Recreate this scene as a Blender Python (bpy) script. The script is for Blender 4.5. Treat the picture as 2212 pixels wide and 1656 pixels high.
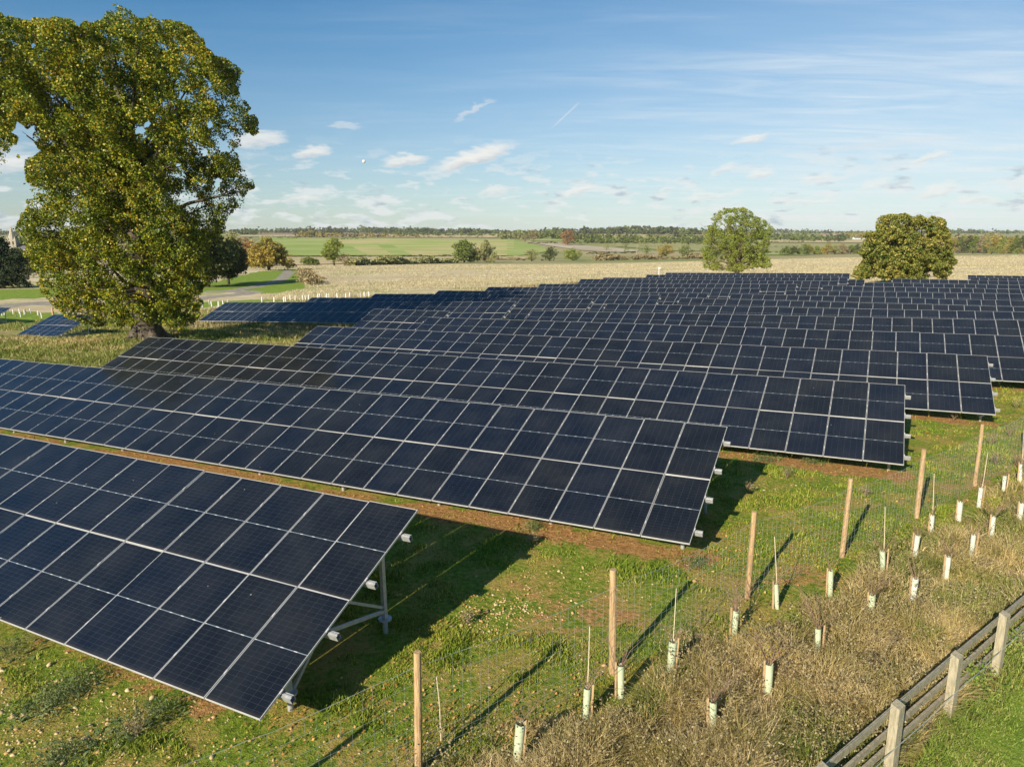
import bpy, math, random
import numpy as np
from mathutils import Vector, Matrix
PI = math.pi
R = math.radians
for o in list(bpy.data.objects): bpy.data.objects.remove(o)
scn = bpy.context.scene
C = scn.collection
rng = np.random.default_rng(7)
random.seed(7)

# ------------------------------------------------------------------ camera
CAM_H = 7.7
PITCH = 11.893
cam_d = bpy.data.cameras.new("camera")
cam = bpy.data.objects.new("camera", cam_d); C.objects.link(cam)
cam.location = (0, 0, CAM_H)
cam.rotation_euler = (R(90 - PITCH), 0, 0)
cam_d.sensor_width = 36.0
cam_d.lens = 1546.2 / 2212 * 36.0
cam_d.clip_start = 0.1
cam_d.clip_end = 30000
scn.camera = cam

# ------------------------------------------------------------------ light
SUN_EL, SUN_AZ = 26.0, 214.0            # azimuth clockwise from +Y
sun_dir = Vector((math.sin(R(SUN_AZ)) * math.cos(R(SUN_EL)), math.cos(R(SUN_AZ)) * math.cos(R(SUN_EL)), math.sin(R(SUN_EL))))
sl = bpy.data.lights.new("sun", 'SUN'); sl.energy = 5.0; sl.angle = R(0.55); sl.color = (1.0, 0.885, 0.70)
so = bpy.data.objects.new("sun", sl); C.objects.link(so)
so.rotation_euler = sun_dir.to_track_quat('Z', 'Y').to_euler()
so.location = (0, 0, 60)

scn.view_settings.view_transform = 'Standard'
scn.view_settings.look = 'None'
scn.view_settings.gamma = 1
scn.view_settings.exposure = 0.64
scn.view_settings.use_curve_mapping = False
scn.render.resolution_x = 1024; scn.render.resolution_y = 766
scn.cycles.transparent_max_bounces = 16

class N:
    """small helper to wire shader nodes"""
    def __init__(s, nt): s.nt = nt
    def n(s, t, **k):
        nd = s.nt.nodes.new(t)
        for a, v in k.items(): setattr(nd, a, v)
        return nd
    def val(s, sock, v):
        if hasattr(v, 'is_output') or isinstance(v, bpy.types.NodeSocket): s.nt.links.new(v, sock)
        else: sock.default_value = v
    def m(s, op, a, b=None, c=None, clamp=False):
        nd = s.n('ShaderNodeMath', operation=op, use_clamp=clamp)
        s.val(nd.inputs[0], a)
        if b is not None: s.val(nd.inputs[1], b)
        if c is not None: s.val(nd.inputs[2], c)
        return nd.outputs[0]
    def vm(s, op, a, b=None):
        nd = s.n('ShaderNodeVectorMath', operation=op)
        s.val(nd.inputs[0], a)
        if b is not None:
            if op == 'SCALE': s.val(nd.inputs[3], b)
            else: s.val(nd.inputs[1], b)
        return nd.outputs['Value'] if op in ('DOT_PRODUCT', 'LENGTH') else nd.outputs[0]
    def mix(s, f, a, b, bt='MIX'):
        nd = s.n('ShaderNodeMix', data_type='RGBA', blend_type=bt)
        s.val(nd.inputs[0], f); s.val(nd.inputs[6], a); s.val(nd.inputs[7], b)
        return nd.outputs[2]
    def sep(s, v):
        nd = s.n('ShaderNodeSeparateXYZ'); s.val(nd.inputs[0], v); return nd.outputs
    def comb(s, x, y, z):
        nd = s.n('ShaderNodeCombineXYZ')
        for i, v in enumerate((x, y, z)): s.val(nd.inputs[i], v)
        return nd.outputs[0]
    def noise(s, vec, scale, detail=4, rough=.55, dist=0.0):
        nd = s.n('ShaderNodeTexNoise'); s.val(nd.inputs['Vector'], vec)
        nd.inputs['Scale'].default_value = scale; nd.inputs['Detail'].default_value = detail
        nd.inputs['Roughness'].default_value = rough; nd.inputs['Distortion'].default_value = dist
        return nd.outputs['Fac']
    def ramp(s, f, lo, hi):
        nd = s.n('ShaderNodeMapRange', interpolation_type='SMOOTHSTEP'); s.val(nd.inputs[0], f)
        nd.inputs[1].default_value = lo; nd.inputs[2].default_value = hi
        return nd.outputs[0]

# ------------------------------------------------------------------ sky
w = bpy.data.worlds.new("World"); scn.world = w; w.use_nodes = True
w.node_tree.nodes.clear()
g = N(w.node_tree)
sky = g.n('ShaderNodeTexSky', sky_type='NISHITA', sun_disc=False)
sky.sun_elevation = R(SUN_EL); sky.sun_rotation = R(SUN_AZ)
sky.altitude = 50; sky.air_density = 1.0; sky.dust_density = 0.25; sky.ozone_density = 2.0
tc = g.n('ShaderNodeTexCoord').outputs['Generated']
dx, dy, dz = g.sep(tc)
az_ = g.m('ARCTAN2', dx, dy)                       # radians, + to the right
el_ = g.m('ARCSINE', dz)
den = g.m('MAXIMUM', g.m('ADD', dz, 0.045), 0.02)
plane = g.comb(g.m('DIVIDE', dx, den), g.m('DIVIDE', dy, den), 0.0)
# thin high cirrus, streaked, thicker towards the right
rot = g.n('ShaderNodeMapping'); g.val(rot.inputs[0], plane); rot.inputs['Rotation'].default_value = (0, 0, R(-14)); rot.inputs['Scale'].default_value = (.5, 1.6, 1)
c1 = g.noise(rot.outputs[0], 0.55, 7, .62, .6)
c2 = g.noise(rot.outputs[0], 1.9, 6, .6, .9)
cir = g.m('MULTIPLY', g.ramp(c1, .32, .72), g.ramp(c2, .25, .85))
right = g.m('MULTIPLY', g.ramp(az_, -.45, .62), g.ramp(az_, 2.2, .9))
veil = g.m('ADD', g.m('MULTIPLY', right, .42), g.m('MULTIPLY', g.m('MULTIPLY', cir, 0.9), g.m('ADD', g.m('MULTIPLY', right, .85), .18)))
low = g.ramp(el_, .40, .0)
veil = g.m('ADD', g.m('MULTIPLY', veil, g.m('ADD', g.m('MULTIPLY', low, .5), .5)), g.m('MULTIPLY', low, .24), clamp=True)
skyc = g.mix(1.0, sky.outputs[0], g.mix(g.ramp(el_, .02, .30), (.74, .90, 1.04, 1), (.24, .80, 1.10, 1)), 'MULTIPLY')
col = g.mix(g.m('MULTIPLY', veil, .80), skyc, (8.6, 9.4, 9.8, 1))
# small fair-weather cumulus, flattened towards the horizon
lowc = g.comb(g.m('MULTIPLY', az_, 1.0), g.m('MULTIPLY', el_, 3.4), 0.0)
cn = g.noise(lowc, 24.0, 6, .52, .1)
cn2 = g.noise(lowc, 5.0, 2, .5, 0)
band = g.m('MULTIPLY', g.ramp(el_, -.004, .012), g.ramp(el_, .135, .04))
cm = g.m('MULTIPLY', g.ramp(g.m('ADD', cn, g.m('MULTIPLY', g.m('SUBTRACT', cn2, .5), .5)), .495, .62), band)
shade = g.ramp(g.noise(g.vm('ADD', lowc, (0.003, -.035, 0)), 24.0, 4, .5, .1), .50, .70)
cc = g.mix(shade, (8.8, 9.1, 9.1, 1), (4.0, 5.0, 6.0, 1))
col = g.mix(g.m('MULTIPLY', cm, .72), col, cc)
# the larger clouds that stand out: azimuth, elevation, half widths, tilt
def px_dir(x, y):
    k = (828 - y) / 1546.2; p = R(PITCH)
    v = Vector(((x - 1106) / 1546.2, math.cos(p) + math.sin(p) * k, -math.sin(p) + math.cos(p) * k)).normalized()
    return math.atan2(v.x, v.y), math.asin(v.z)
clouds = [(1022, 345, 88, 24, .30, .92), (877, 350, 52, 17, .08, .8), (676, 334, 42, 19, .15, .8), (560, 305, 60, 22, .1, .75), (20, 360, 60, 26, .2, .7),
          (1023, 238, 40, 11, .5, .4), (1622, 302, 40, 11, .15, .7), (1644, 377, 32, 16, .1, .6), (1563, 366, 30, 14, .4, .55), (1068, 415, 36, 13, .2, .6),
          (1248, 415, 40, 14, .2, .6), (2010, 342, 40, 13, .3, .65), (1765, 385, 34, 13, .1, .5), (2025, 415, 48, 16, .15, .6), (1445, 412, 26, 10, .1, .5),
          (655, 430, 60, 12, .05, .55), (1535, 424, 70, 10, .05, .5), (740, 272, 36, 9, .05, .35), (2110, 434, 60, 10, .0, .5), (1750, 436, 60, 10, .0, .5), (1890, 400, 40, 16, .3, .45)]
wob = g.n('ShaderNodeTexNoise'); g.val(wob.inputs['Vector'], lowc); wob.inputs['Scale'].default_value = 34; wob.inputs['Detail'].default_value = 6; wob.inputs['Roughness'].default_value = .62
wv = g.vm('SCALE', g.vm('SUBTRACT', wob.outputs['Color'], (.5, .5, .5)), .030)
wx, wy, _ = g.sep(wv)
AZ = g.m('ADD', az_, wx); EL = g.m('ADD', el_, g.m('MULTIPLY', wy, .8))
tot = None; sh = None
for (x, y, rx, ry, tl, st) in clouds:
    a0, e0 = px_dir(x, y)
    a1, _ = px_dir(x + rx, y); _, e1 = px_dir(x, y - ry)
    ra, re = a1 - a0, e1 - e0
    u = g.m('DIVIDE', g.m('SUBTRACT', AZ, a0), ra)
    v = g.m('DIVIDE', g.m('SUBTRACT', g.m('SUBTRACT', EL, e0), g.m('MULTIPLY', g.m('SUBTRACT', AZ, a0), tl)), re)
    v2 = g.m('MULTIPLY', v, g.m('ADD', 1.0, g.m('MULTIPLY', g.m('LESS_THAN', v, 0.0), .7)))     # flatter base
    r2 = g.m('ADD', g.m('MULTIPLY', u, u), g.m('MULTIPLY', v2, v2))
    mk = g.m('MULTIPLY', g.ramp(r2, 1.45, .15), st)
    shd = g.m('MULTIPLY', mk, g.ramp(v, .45, -.65))
    tot = mk if tot is None else g.m('MAXIMUM', tot, mk)
    sh = shd if sh is None else g.m('MAXIMUM', sh, shd)
cc2 = g.mix(g.m('MULTIPLY', sh, .95), (9.8, 9.6, 9.1, 1), (4.6, 5.6, 6.5, 1))
col = g.mix(tot, col, cc2)
# one faint vapour trail
def trail(col, p, q, st, wd):
    a0, e0 = px_dir(*p); a1, e1 = px_dir(*q)
    L = math.hypot(a1 - a0, e1 - e0); tx, ty = (a1 - a0) / L, (e1 - e0) / L
    A = g.m('SUBTRACT', az_, a0); E = g.m('SUBTRACT', el_, e0)
    t = g.m('ADD', g.m('MULTIPLY', A, tx), g.m('MULTIPLY', E, ty))
    s_ = g.m('ABSOLUTE', g.m('ADD', g.m('MULTIPLY', A, -ty), g.m('MULTIPLY', E, tx)))
    f = g.m('MULTIPLY', g.ramp(s_, wd, 0.0), g.m('MULTIPLY', g.ramp(t, 0, L * .4), g.ramp(t, L * 1.02, L * .8)))
    return g.mix(g.m('MULTIPLY', f, st), col, (8.0, 8.4, 8.8, 1))
col = trail(col, (1183, 285), (1255, 218), .5, .0018)
col = trail(col, (1690, 334), (2120, 288), .35, .006)
bg = g.n('ShaderNodeBackground'); g.val(bg.inputs[0], col); bg.inputs[1].default_value = 0.060
wo = g.n('ShaderNodeOutputWorld'); w.node_tree.links.new(bg.outputs[0], wo.inputs[0])

def vnoise(x, y, s, seed=0):
    """cheap smooth value noise 0..1"""
    x = np.asarray(x) * s + seed * 13.7; y = np.asarray(y) * s - seed * 7.9
    xi, yi = np.floor(x).astype(np.int64), np.floor(y).astype(np.int64); fx, fy = x - xi, y - yi
    fx, fy = fx * fx * (3 - 2 * fx), fy * fy * (3 - 2 * fy)
    def hsh(a, b): return np.abs(np.sin(a * 127.1 + b * 311.7 + seed) * 43758.5453) % 1
    return (hsh(xi, yi) * (1 - fx) + hsh(xi + 1, yi) * fx) * (1 - fy) + (hsh(xi, yi + 1) * (1 - fx) + hsh(xi + 1, yi + 1) * fx) * fy
# ------------------------------------------------------------------ terrain
AZD = R(153.1)
dR = np.array([-math.cos(AZD), -math.sin(AZD)])          # along the rows, to the right
nF = np.array([-dR[1], dR[0]])                           # away from the camera
TILT = R(22.475); PH = 2.235; PWID = 1.154
# top-left start of every table: (top offset, a0, z0, slope, modules)
tabs = {
 'T1': (10.60, -7.357 - 22 * PWID, -5.144 - 22 * PWID * .0204, .0204, 22),
 'T2': (19.357, -3.243 - 36 * PWID, -5.141 - 36 * PWID * .0249, .0249, 36),
 'T3': (28.435, 1.229 - 35 * PWID, -5.285 - 35 * PWID * .0225, .0225, 35),
 'T4': (36.96, 4.591 - 33 * PWID, -5.264 - 33 * PWID * .0240, .0240, 33),
 'T5': (45.18, -29.97, -6.24, .026, 36), 'T6': (54.05, -25.45, -6.35, .030, 35), 'T7': (63.30, -22.18, -6.45, .025, 36),
 'T8': (71.86, -17.50, -6.40, .014, 36), 'T9': (81.03, -14.18, -6.54, .013, 36), 'T10': (90.67, -9.57, -6.70, .020, 35),
 'T11': (99.48, -6.18, -6.59, .013, 35), 'T12': (108.51, -1.59, -6.61, .013, 33), 'T13': (117.54, 1.86, -6.49, .007, 32),
 'T14': (125.02, 11.99, -6.44, .007, 26), 'T15': (133.86, 12.49, -6.54, .008, 27),
 'S1': (52.01, -40.37, -6.73, .021, 7), 'S2': (59.74, -67.89, -7.99, .045, 33), 'S3': (67.89, -62.16, -7.85, .037, 32),
 'S4': (75.96, -58.70, -7.86, .034, 33), 'S5': (84.45, -54.25, -7.86, .027, 32), 'S6': (92.60, -50.83, -7.79, .028, 33),
 'S7': (100.95, -46.32, -7.72, .031, 32), 'S8': (109.43, -42.97, -7.36, .021, 33), 'S9': (117.72, -42.07, -7.56, .028, 33),
 'S10': (125.84, -36.81, -7.34, .022, 27), 'S11': (133.50, -35.45, -7.33, .021, 27), 'M': (119.06, -4.06, -6.84, .018, 2),
 'U': (45.553, -77.53, -8.478, .0442, 6), 'V': (53.9, -114.6, -9.9, .02, 12)}
cp = []
for k, (off, a0, z0, sl_, n_) in tabs.items():
    for t in np.linspace(0, 1, 4):
        a = a0 + t * n_ * PWID
        P = nF * (off - 2.0) + dR * a
        cp.append((P[0], P[1], z0 + sl_ * t * n_ * PWID - 2.27 + CAM_H))
for x, y in [(0, 0), (8, 0), (-12, -5), (5, 9), (9, 11), (1.8, 11.4), (8, 16), (14, 12), (20, 16), (14, 21), (20, 27), (-1.4, 9.2), (-10, 2), (-20, 8), (30, 30), (20, 0), (-4, 4)]:
    cp.append((x, y, 0.25))
cp += [(-30, 56, -0.6), (-24, 52, -.5), (-45, 62, -1.4), (-36, 45, -.7), (-55, 50, -2.0), (-60, 90, -3.4), (-95, 90, -4.0), (-60, 130, -4.0), (35, 45, .4), (60, 60, .4), (80, 90, -.4)]
cp = np.array(cp)
FU = np.array([-1.1, -.65, -.35, .1, .45, .75])
FY = np.log(np.array([110., 150, 200, 250, 350, 500, 650, 800, 1000, 1400, 2000, 3000, 4500, 6500, 12000]))
FZ = np.array([   # height below the camera, one row per FU
 [-11.4, -11.6, -12.5, -13.2, -15, -17, -18.5, -19.5, -20, -18, -12, -4, 4, 14, 20],
 [-11.3, -11.6, -12.3, -13.0, -15, -17, -18.5, -19.5, -20, -17, -11, -3, 6, 16, 20],
 [-11.1, -11.7, -12.2, -13.0, -16.1, -20.8, -24.0, -26.3, -22.5, -11.6, -8.0, -1.5, 5, 14, 20],
 [-9.4, -9.6, -11.3, -12.8, -16.1, -20.8, -24.4, -26.0, -23.5, -13.5, -9.0, -3, 5, 12, 20],
 [-8.9, -9.0, -9.9, -10.9, -12.6, -16.5, -22.0, -25.0, -25.5, -22.0, -15, -6, 3, 11, 20],
 [-8.7, -8.8, -9.7, -10.7, -12.3, -14.4, -18.0, -21.0, -22.0, -20.0, -14, -6, 3, 11, 20]]) + CAM_H
def far_z(x, y):
    Y = np.maximum(y, 60.0)
    u = np.clip(x / Y, FU[0], FU[-1] - 1e-6); l = np.clip(np.log(Y), FY[0], FY[-1] - 1e-6)
    i = np.clip(np.searchsorted(FU, u, side='right') - 1, 0, len(FU) - 2); j = np.clip(np.searchsorted(FY, l, side='right') - 1, 0, len(FY) - 2)
    a = (u - FU[i]) / (FU[i + 1] - FU[i]); b = (l - FY[j]) / (FY[j + 1] - FY[j])
    return (1 - a) * ((1 - b) * FZ[i, j] + b * FZ[i, j + 1]) + a * ((1 - b) * FZ[i + 1, j] + b * FZ[i + 1, j + 1])
def near_z(x, y):
    out = np.zeros_like(x, dtype=float); x = np.asarray(x, float); y = np.asarray(y, float)
    fx = x.ravel(); fy = y.ravel(); res = np.empty(fx.size)
    for s in range(0, fx.size, 20000):
        d2 = (fx[s:s + 20000, None] - cp[None, :, 0]) ** 2 + (fy[s:s + 20000, None] - cp[None, :, 1]) ** 2
        wt = 1 / (d2 + 14.0) ** 2
        res[s:s + 20000] = (wt * cp[None, :, 2]).sum(1) / wt.sum(1)
    return res.reshape(np.shape(x))
def ground_z(x, y):
    x = np.asarray(x, float); y = np.asarray(y, float)
    offc = x * nF[0] + y * nF[1]
    b = np.clip((y - 118) / 45, 0, 1); b = np.maximum(b, np.clip((-x - 75) / 30, 0, 1) * np.clip((y - 60) / 40, 0, 1)); b = b * b * (3 - 2 * b)
    return near_z(x, y) * (1 - b) + far_z(x, y) * b
def gz(x, y): return float(ground_z(np.array([x]), np.array([y]))[0])
cpz, spz = math.cos(R(PITCH)), math.sin(R(PITCH))
def rays(px, py):
    k = (828 - np.asarray(py, float)) / 1546.2
    return np.stack([(np.asarray(px, float) - 1106) / 1546.2 + 0 * k, cpz + spz * k, -spz + cpz * k], -1)
TT = np.concatenate([np.arange(6, 40, .25), np.geomspace(40, 9000, 420)])
def hit(px, py):
    """where the sight line of photo point (px,py, 2212-wide frame) meets the ground"""
    v = rays(np.array([px]), np.array([py]))[0]
    P = v[None, :] * (TT / v[1])[:, None]; P[:, 2] += CAM_H
    dz_ = P[:, 2] - ground_z(P[:, 0], P[:, 1])
    k = np.argmax(dz_ < 0)
    if k == 0: k = len(TT) - 1
    t = dz_[k - 1] / (dz_[k - 1] - dz_[k] + 1e-9)
    Q = P[k - 1] * (1 - t) + P[k] * t
    return Vector((Q[0], Q[1], gz(Q[0], Q[1])))
def at(px, py, Y):
    v = rays(np.array([px]), np.array([py]))[0]; v = v * Y / v[1]
    return Vector((v[0], v[1], v[2] + CAM_H))

# ------------------------------------------------------------------ object helpers
def tag(o, label=None, cat=None, group=None, kind=None):
    if label: o['label'] = label
    if cat: o['category'] = cat
    if group: o['group'] = group
    if kind: o['kind'] = kind
    return o
def empty(name, loc, label, cat, group=None, rot=(0, 0, 0)):
    o = bpy.data.objects.new(name, None); C.objects.link(o); o.location = loc; o.rotation_euler = rot; o.empty_display_size = .3
    return tag(o, label, cat, group)
def link(name, me, parent=None, loc=None):
    o = bpy.data.objects.new(name, me); C.objects.link(o)
    if parent: o.parent = parent
    if loc is not None: o.location = loc
    return o
def np_mesh(name, V, F, mats, smooth=False, mi=None):
    V = np.asarray(V, dtype=np.float32).reshape(-1, 3); F = np.asarray(F, dtype=np.int32)
    me = bpy.data.meshes.new(name); k = F.shape[1]
    me.vertices.add(len(V)); me.vertices.foreach_set('co', V.ravel())
    me.loops.add(F.size); me.loops.foreach_set('vertex_index', F.ravel())
    me.polygons.add(len(F)); me.polygons.foreach_set('loop_start', np.arange(0, F.size, k, dtype=np.int32))
    me.polygons.foreach_set('loop_total', np.full(len(F), k, dtype=np.int32))
    if smooth: me.polygons.foreach_set('use_smooth', np.ones(len(F), dtype=bool))
    for m_ in (mats if isinstance(mats, (list, tuple)) else [mats]): me.materials.append(m_)
    if mi is not None: me.polygons.foreach_set('material_index', np.asarray(mi, dtype=np.int32))
    me.update(calc_edges=True); return me
class MB:
    def __init__(s): s.V = []; s.F = []; s.M = []
    def add(s, V, F, m=0):
        b = len(s.V); s.V += [tuple(v) for v in V]; s.F += [tuple(b + i for i in f) for f in F]; s.M += [m] * len(F)
    def box(s, lo, hi, m=0, T=None):
        x0, y0, z0 = lo; x1, y1, z1 = hi
        V = [Vector(p) for p in ((x0, y0, z0), (x1, y0, z0), (x1, y1, z0), (x0, y1, z0), (x0, y0, z1), (x1, y0, z1), (x1, y1, z1), (x0, y1, z1))]
        if T: V = [T @ v for v in V]
        s.add(V, [(0, 3, 2, 1), (4, 5, 6, 7), (0, 1, 5, 4), (1, 2, 6, 5), (2, 3, 7, 6), (3, 0, 4, 7)], m)
    def bar(s, p, q, w_, h_, m=0, up=(0, 0, 1)):
        p = Vector(p); q = Vector(q); d = (q - p); L = d.length; d.normalize(); u = Vector(up)
        x = d.cross(u)
        if x.length < 1e-4: x = d.cross(Vector((1, 0, 0)))
        x.normalize(); y = x.cross(d)
        T = Matrix(((x.x, y.x, d.x, p.x), (x.y, y.y, d.y, p.y), (x.z, y.z, d.z, p.z), (0, 0, 0, 1)))
        s.box((-w_ / 2, -h_ / 2, 0), (w_ / 2, h_ / 2, L), m, T)
    def tube(s, pts, rad, n=8, m=0, cap=True):
        pts = [Vector(p) for p in pts]; rad = rad if hasattr(rad, '__len__') else [rad] * len(pts)
        b = len(s.V); ref = Vector((0.31, .77, .2)).normalized()
        for i, p in enumerate(pts):
            d = (pts[min(i + 1, len(pts) - 1)] - pts[max(i - 1, 0)]).normalized()
            if abs(d.dot(ref)) > .95: ref = Vector((1, 0, 0))
            x = d.cross(ref).normalized(); y = d.cross(x)
            for k in range(n):
                a = 2 * PI * k / n
                s.V.append(tuple(p + (x * math.cos(a) + y * math.sin(a)) * rad[i]))
        for i in range(len(pts) - 1):
            for k in range(n):
                a, c = b + i * n + k, b + i * n + (k + 1) % n
                s.F.append((a, c, c + n, a + n)); s.M.append(m)
        if cap:
            s.F.append(tuple(b + k for k in range(n))[::-1]); s.M.append(m)
            e = b + (len(pts) - 1) * n; s.F.append(tuple(e + k for k in range(n))); s.M.append(m)
    def mesh(s, name, mats, smooth=False):
        me = bpy.data.meshes.new(name); me.from_pydata(s.V, [], s.F)
        for m_ in (mats if isinstance(mats, (list, tuple)) else [mats]): me.materials.append(m_)
        me.polygons.foreach_set('material_index', s.M)
        if smooth: me.polygons.foreach_set('use_smooth', [True] * len(s.F))
        me.update(); return me
    def obj(s, name, mats, parent=None, smooth=False): return link(name, s.mesh(name, mats, smooth), parent)

# ------------------------------------------------------------------ materials
def mat(name):
    m_ = bpy.data.materials.new(name); m_.use_nodes = True; m_.node_tree.nodes.clear()
    h = N(m_.node_tree); b = h.n('ShaderNodeBsdfPrincipled'); o = h.n('ShaderNodeOutputMaterial')
    m_.node_tree.links.new(b.outputs[0], o.inputs[0])
    h.b = b; h.o = o
    return m_, h
def simple(name, c1, c2=None, rough=.6, metal=0.0, scale=8, bump=0.0, stretch=(1, 1, 1), bs=None):
    m_, h = mat(name)
    t = h.n('ShaderNodeTexCoord').outputs['Object']
    mp = h.n('ShaderNodeMapping'); h.val(mp.inputs[0], t); mp.inputs['Scale'].default_value = stretch
    f = h.noise(mp.outputs[0], scale, 6, .6)
    c2 = c2 or tuple(x * .7 for x in c1)
    h.val(h.b.inputs['Base Color'], h.mix(h.ramp(f, .35, .65), (*c1, 1), (*c2, 1)))
    h.b.inputs['Roughness'].default_value = rough; h.b.inputs['Metallic'].default_value = metal
    if bump:
        bn = h.n('ShaderNodeBump'); bn.inputs['Strength'].default_value = bump; bn.inputs['Distance'].default_value = .02
        h.val(bn.inputs['Height'], h.noise(mp.outputs[0], bs or scale * 3, 5, .6)); h.val(h.b.inputs['Normal'], bn.outputs[0])
    return m_
def leafmat(name, cols, trans=.35, rough=.55, big=.25):
    """cols: three albedos, mixed per leaf and by clump"""
    m_, h = mat(name)
    geo = h.n('ShaderNodeNewGeometry')
    r = geo.outputs['Random Per Island']
    pos = geo.outputs['Position']
    f = h.noise(pos, big, 3, .6)
    k = h.m('ADD', h.m('MULTIPLY', r, .55), h.m('MULTIPLY', h.m('SUBTRACT', f, .25), .9), clamp=True)
    cr = h.n('ShaderNodeValToRGB'); h.val(cr.inputs[0], k)
    e = cr.color_ramp.elements
    e[0].position = 0.1; e[0].color = (*cols[0], 1); e[1].position = .9; e[1].color = (*cols[-1], 1)
    for i, c in enumerate(cols[1:-1]):
        q = e.new(.1 + .8 * (i + 1) / (len(cols) - 1)); q.color = (*c, 1)
    br = h.m('ADD', .7, h.m('MULTIPLY', h.m('FRACT', h.m('MULTIPLY', r, 17.3)), .6))
    c = h.vm('SCALE', cr.outputs[0], br)
    h.val(h.b.inputs['Base Color'], c)
    h.b.inputs['Roughness'].default_value = rough
    h.b.inputs['Specular IOR Level'].default_value = .3
    if trans:
        tr = h.n('ShaderNodeBsdfTranslucent'); h.val(tr.inputs[0], c)
        mx = h.n('ShaderNodeMixShader'); mx.inputs[0].default_value = trans
        m_.node_tree.links.new(h.b.outputs[0], mx.inputs[1]); m_.node_tree.links.new(tr.outputs[0], mx.inputs[2])
        m_.node_tree.links.new(mx.outputs[0], h.o.inputs[0])
    return m_

M_alu = simple('aluminium_frame', (.60, .60, .59), (.52, .52, .51), .38, .15, 3)
M_galv = simple('galvanised_steel', (.46, .47, .47), (.36, .37, .38), .45, .35, 14)
M_back = simple('panel_backsheet', (.20, .21, .22), (.16, .17, .18), .6, 0, 3)
M_post = simple('peeled_softwood', (.56, .39, .21), (.36, .23, .11), .8, 0, 9, .8, (4, 4, .35))
M_stake = simple('sawn_stake_wood', (.50, .35, .19), (.38, .25, .13), .8, 0, 9, .4, (3, 3, .5))
M_grey = simple('weathered_oak_rail', (.37, .32, .22), (.24, .21, .145), .85, 0, 7, .6, (2, 2, 2))
M_greyp = simple('weathered_pale_post', (.42, .37, .26), (.28, .25, .17), .85, 0, 9, .6, (3, 3, .6))
M_wire = simple('fence_wire', (.42, .46, .44), (.32, .36, .34), .5, .2, 5)
M_tube = simple('pale_green_plastic', (.50, .57, .40), (.42, .50, .33), .5, 0, 4)
M_tubew = simple('pale_plastic_white', (.60, .63, .54), (.50, .54, .45), .5, 0, 4)
M_cane = simple('bamboo_cane', (.62, .54, .38), (.50, .42, .27), .6, 0, 6)
M_twig = simple('bare_twig', (.26, .17, .11), (.17, .11, .08), .8, 0, 9)
M_bark = simple('oak_bark', (.13, .105, .075), (.05, .04, .03), .95, 0, 2.5, 1.0, (3, 3, .5), 5)
M_lbark = simple('lichen_bark', (.30, .26, .14), (.16, .13, .08), .9, 0, 3, .6)
M_soilw = simple('painted_white', (.75, .75, .74), (.68, .68, .67), .5, 0, 3)
M_stone = simple('limestone_wall', (.42, .37, .28), (.33, .29, .22), .85, 0, .6, .3)
M_slate = simple('roof_slate', (.16, .16, .17), (.12, .12, .13), .6, 0, .6)
M_red = simple('red_roof_tile', (.36, .15, .09), (.26, .11, .07), .8, 0, .6)
M_dark = simple('dark_opening', (.03, .03, .035), None, .3)
M_cow = simple('dark_hide', (.035, .025, .02), None, .7)
M_plank = simple('new_timber', (.62, .38, .14), (.5, .29, .10), .7, 0, 3, .3)
M_blk = simple('black_plastic', (.02, .02, .02), None, .5)

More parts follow.
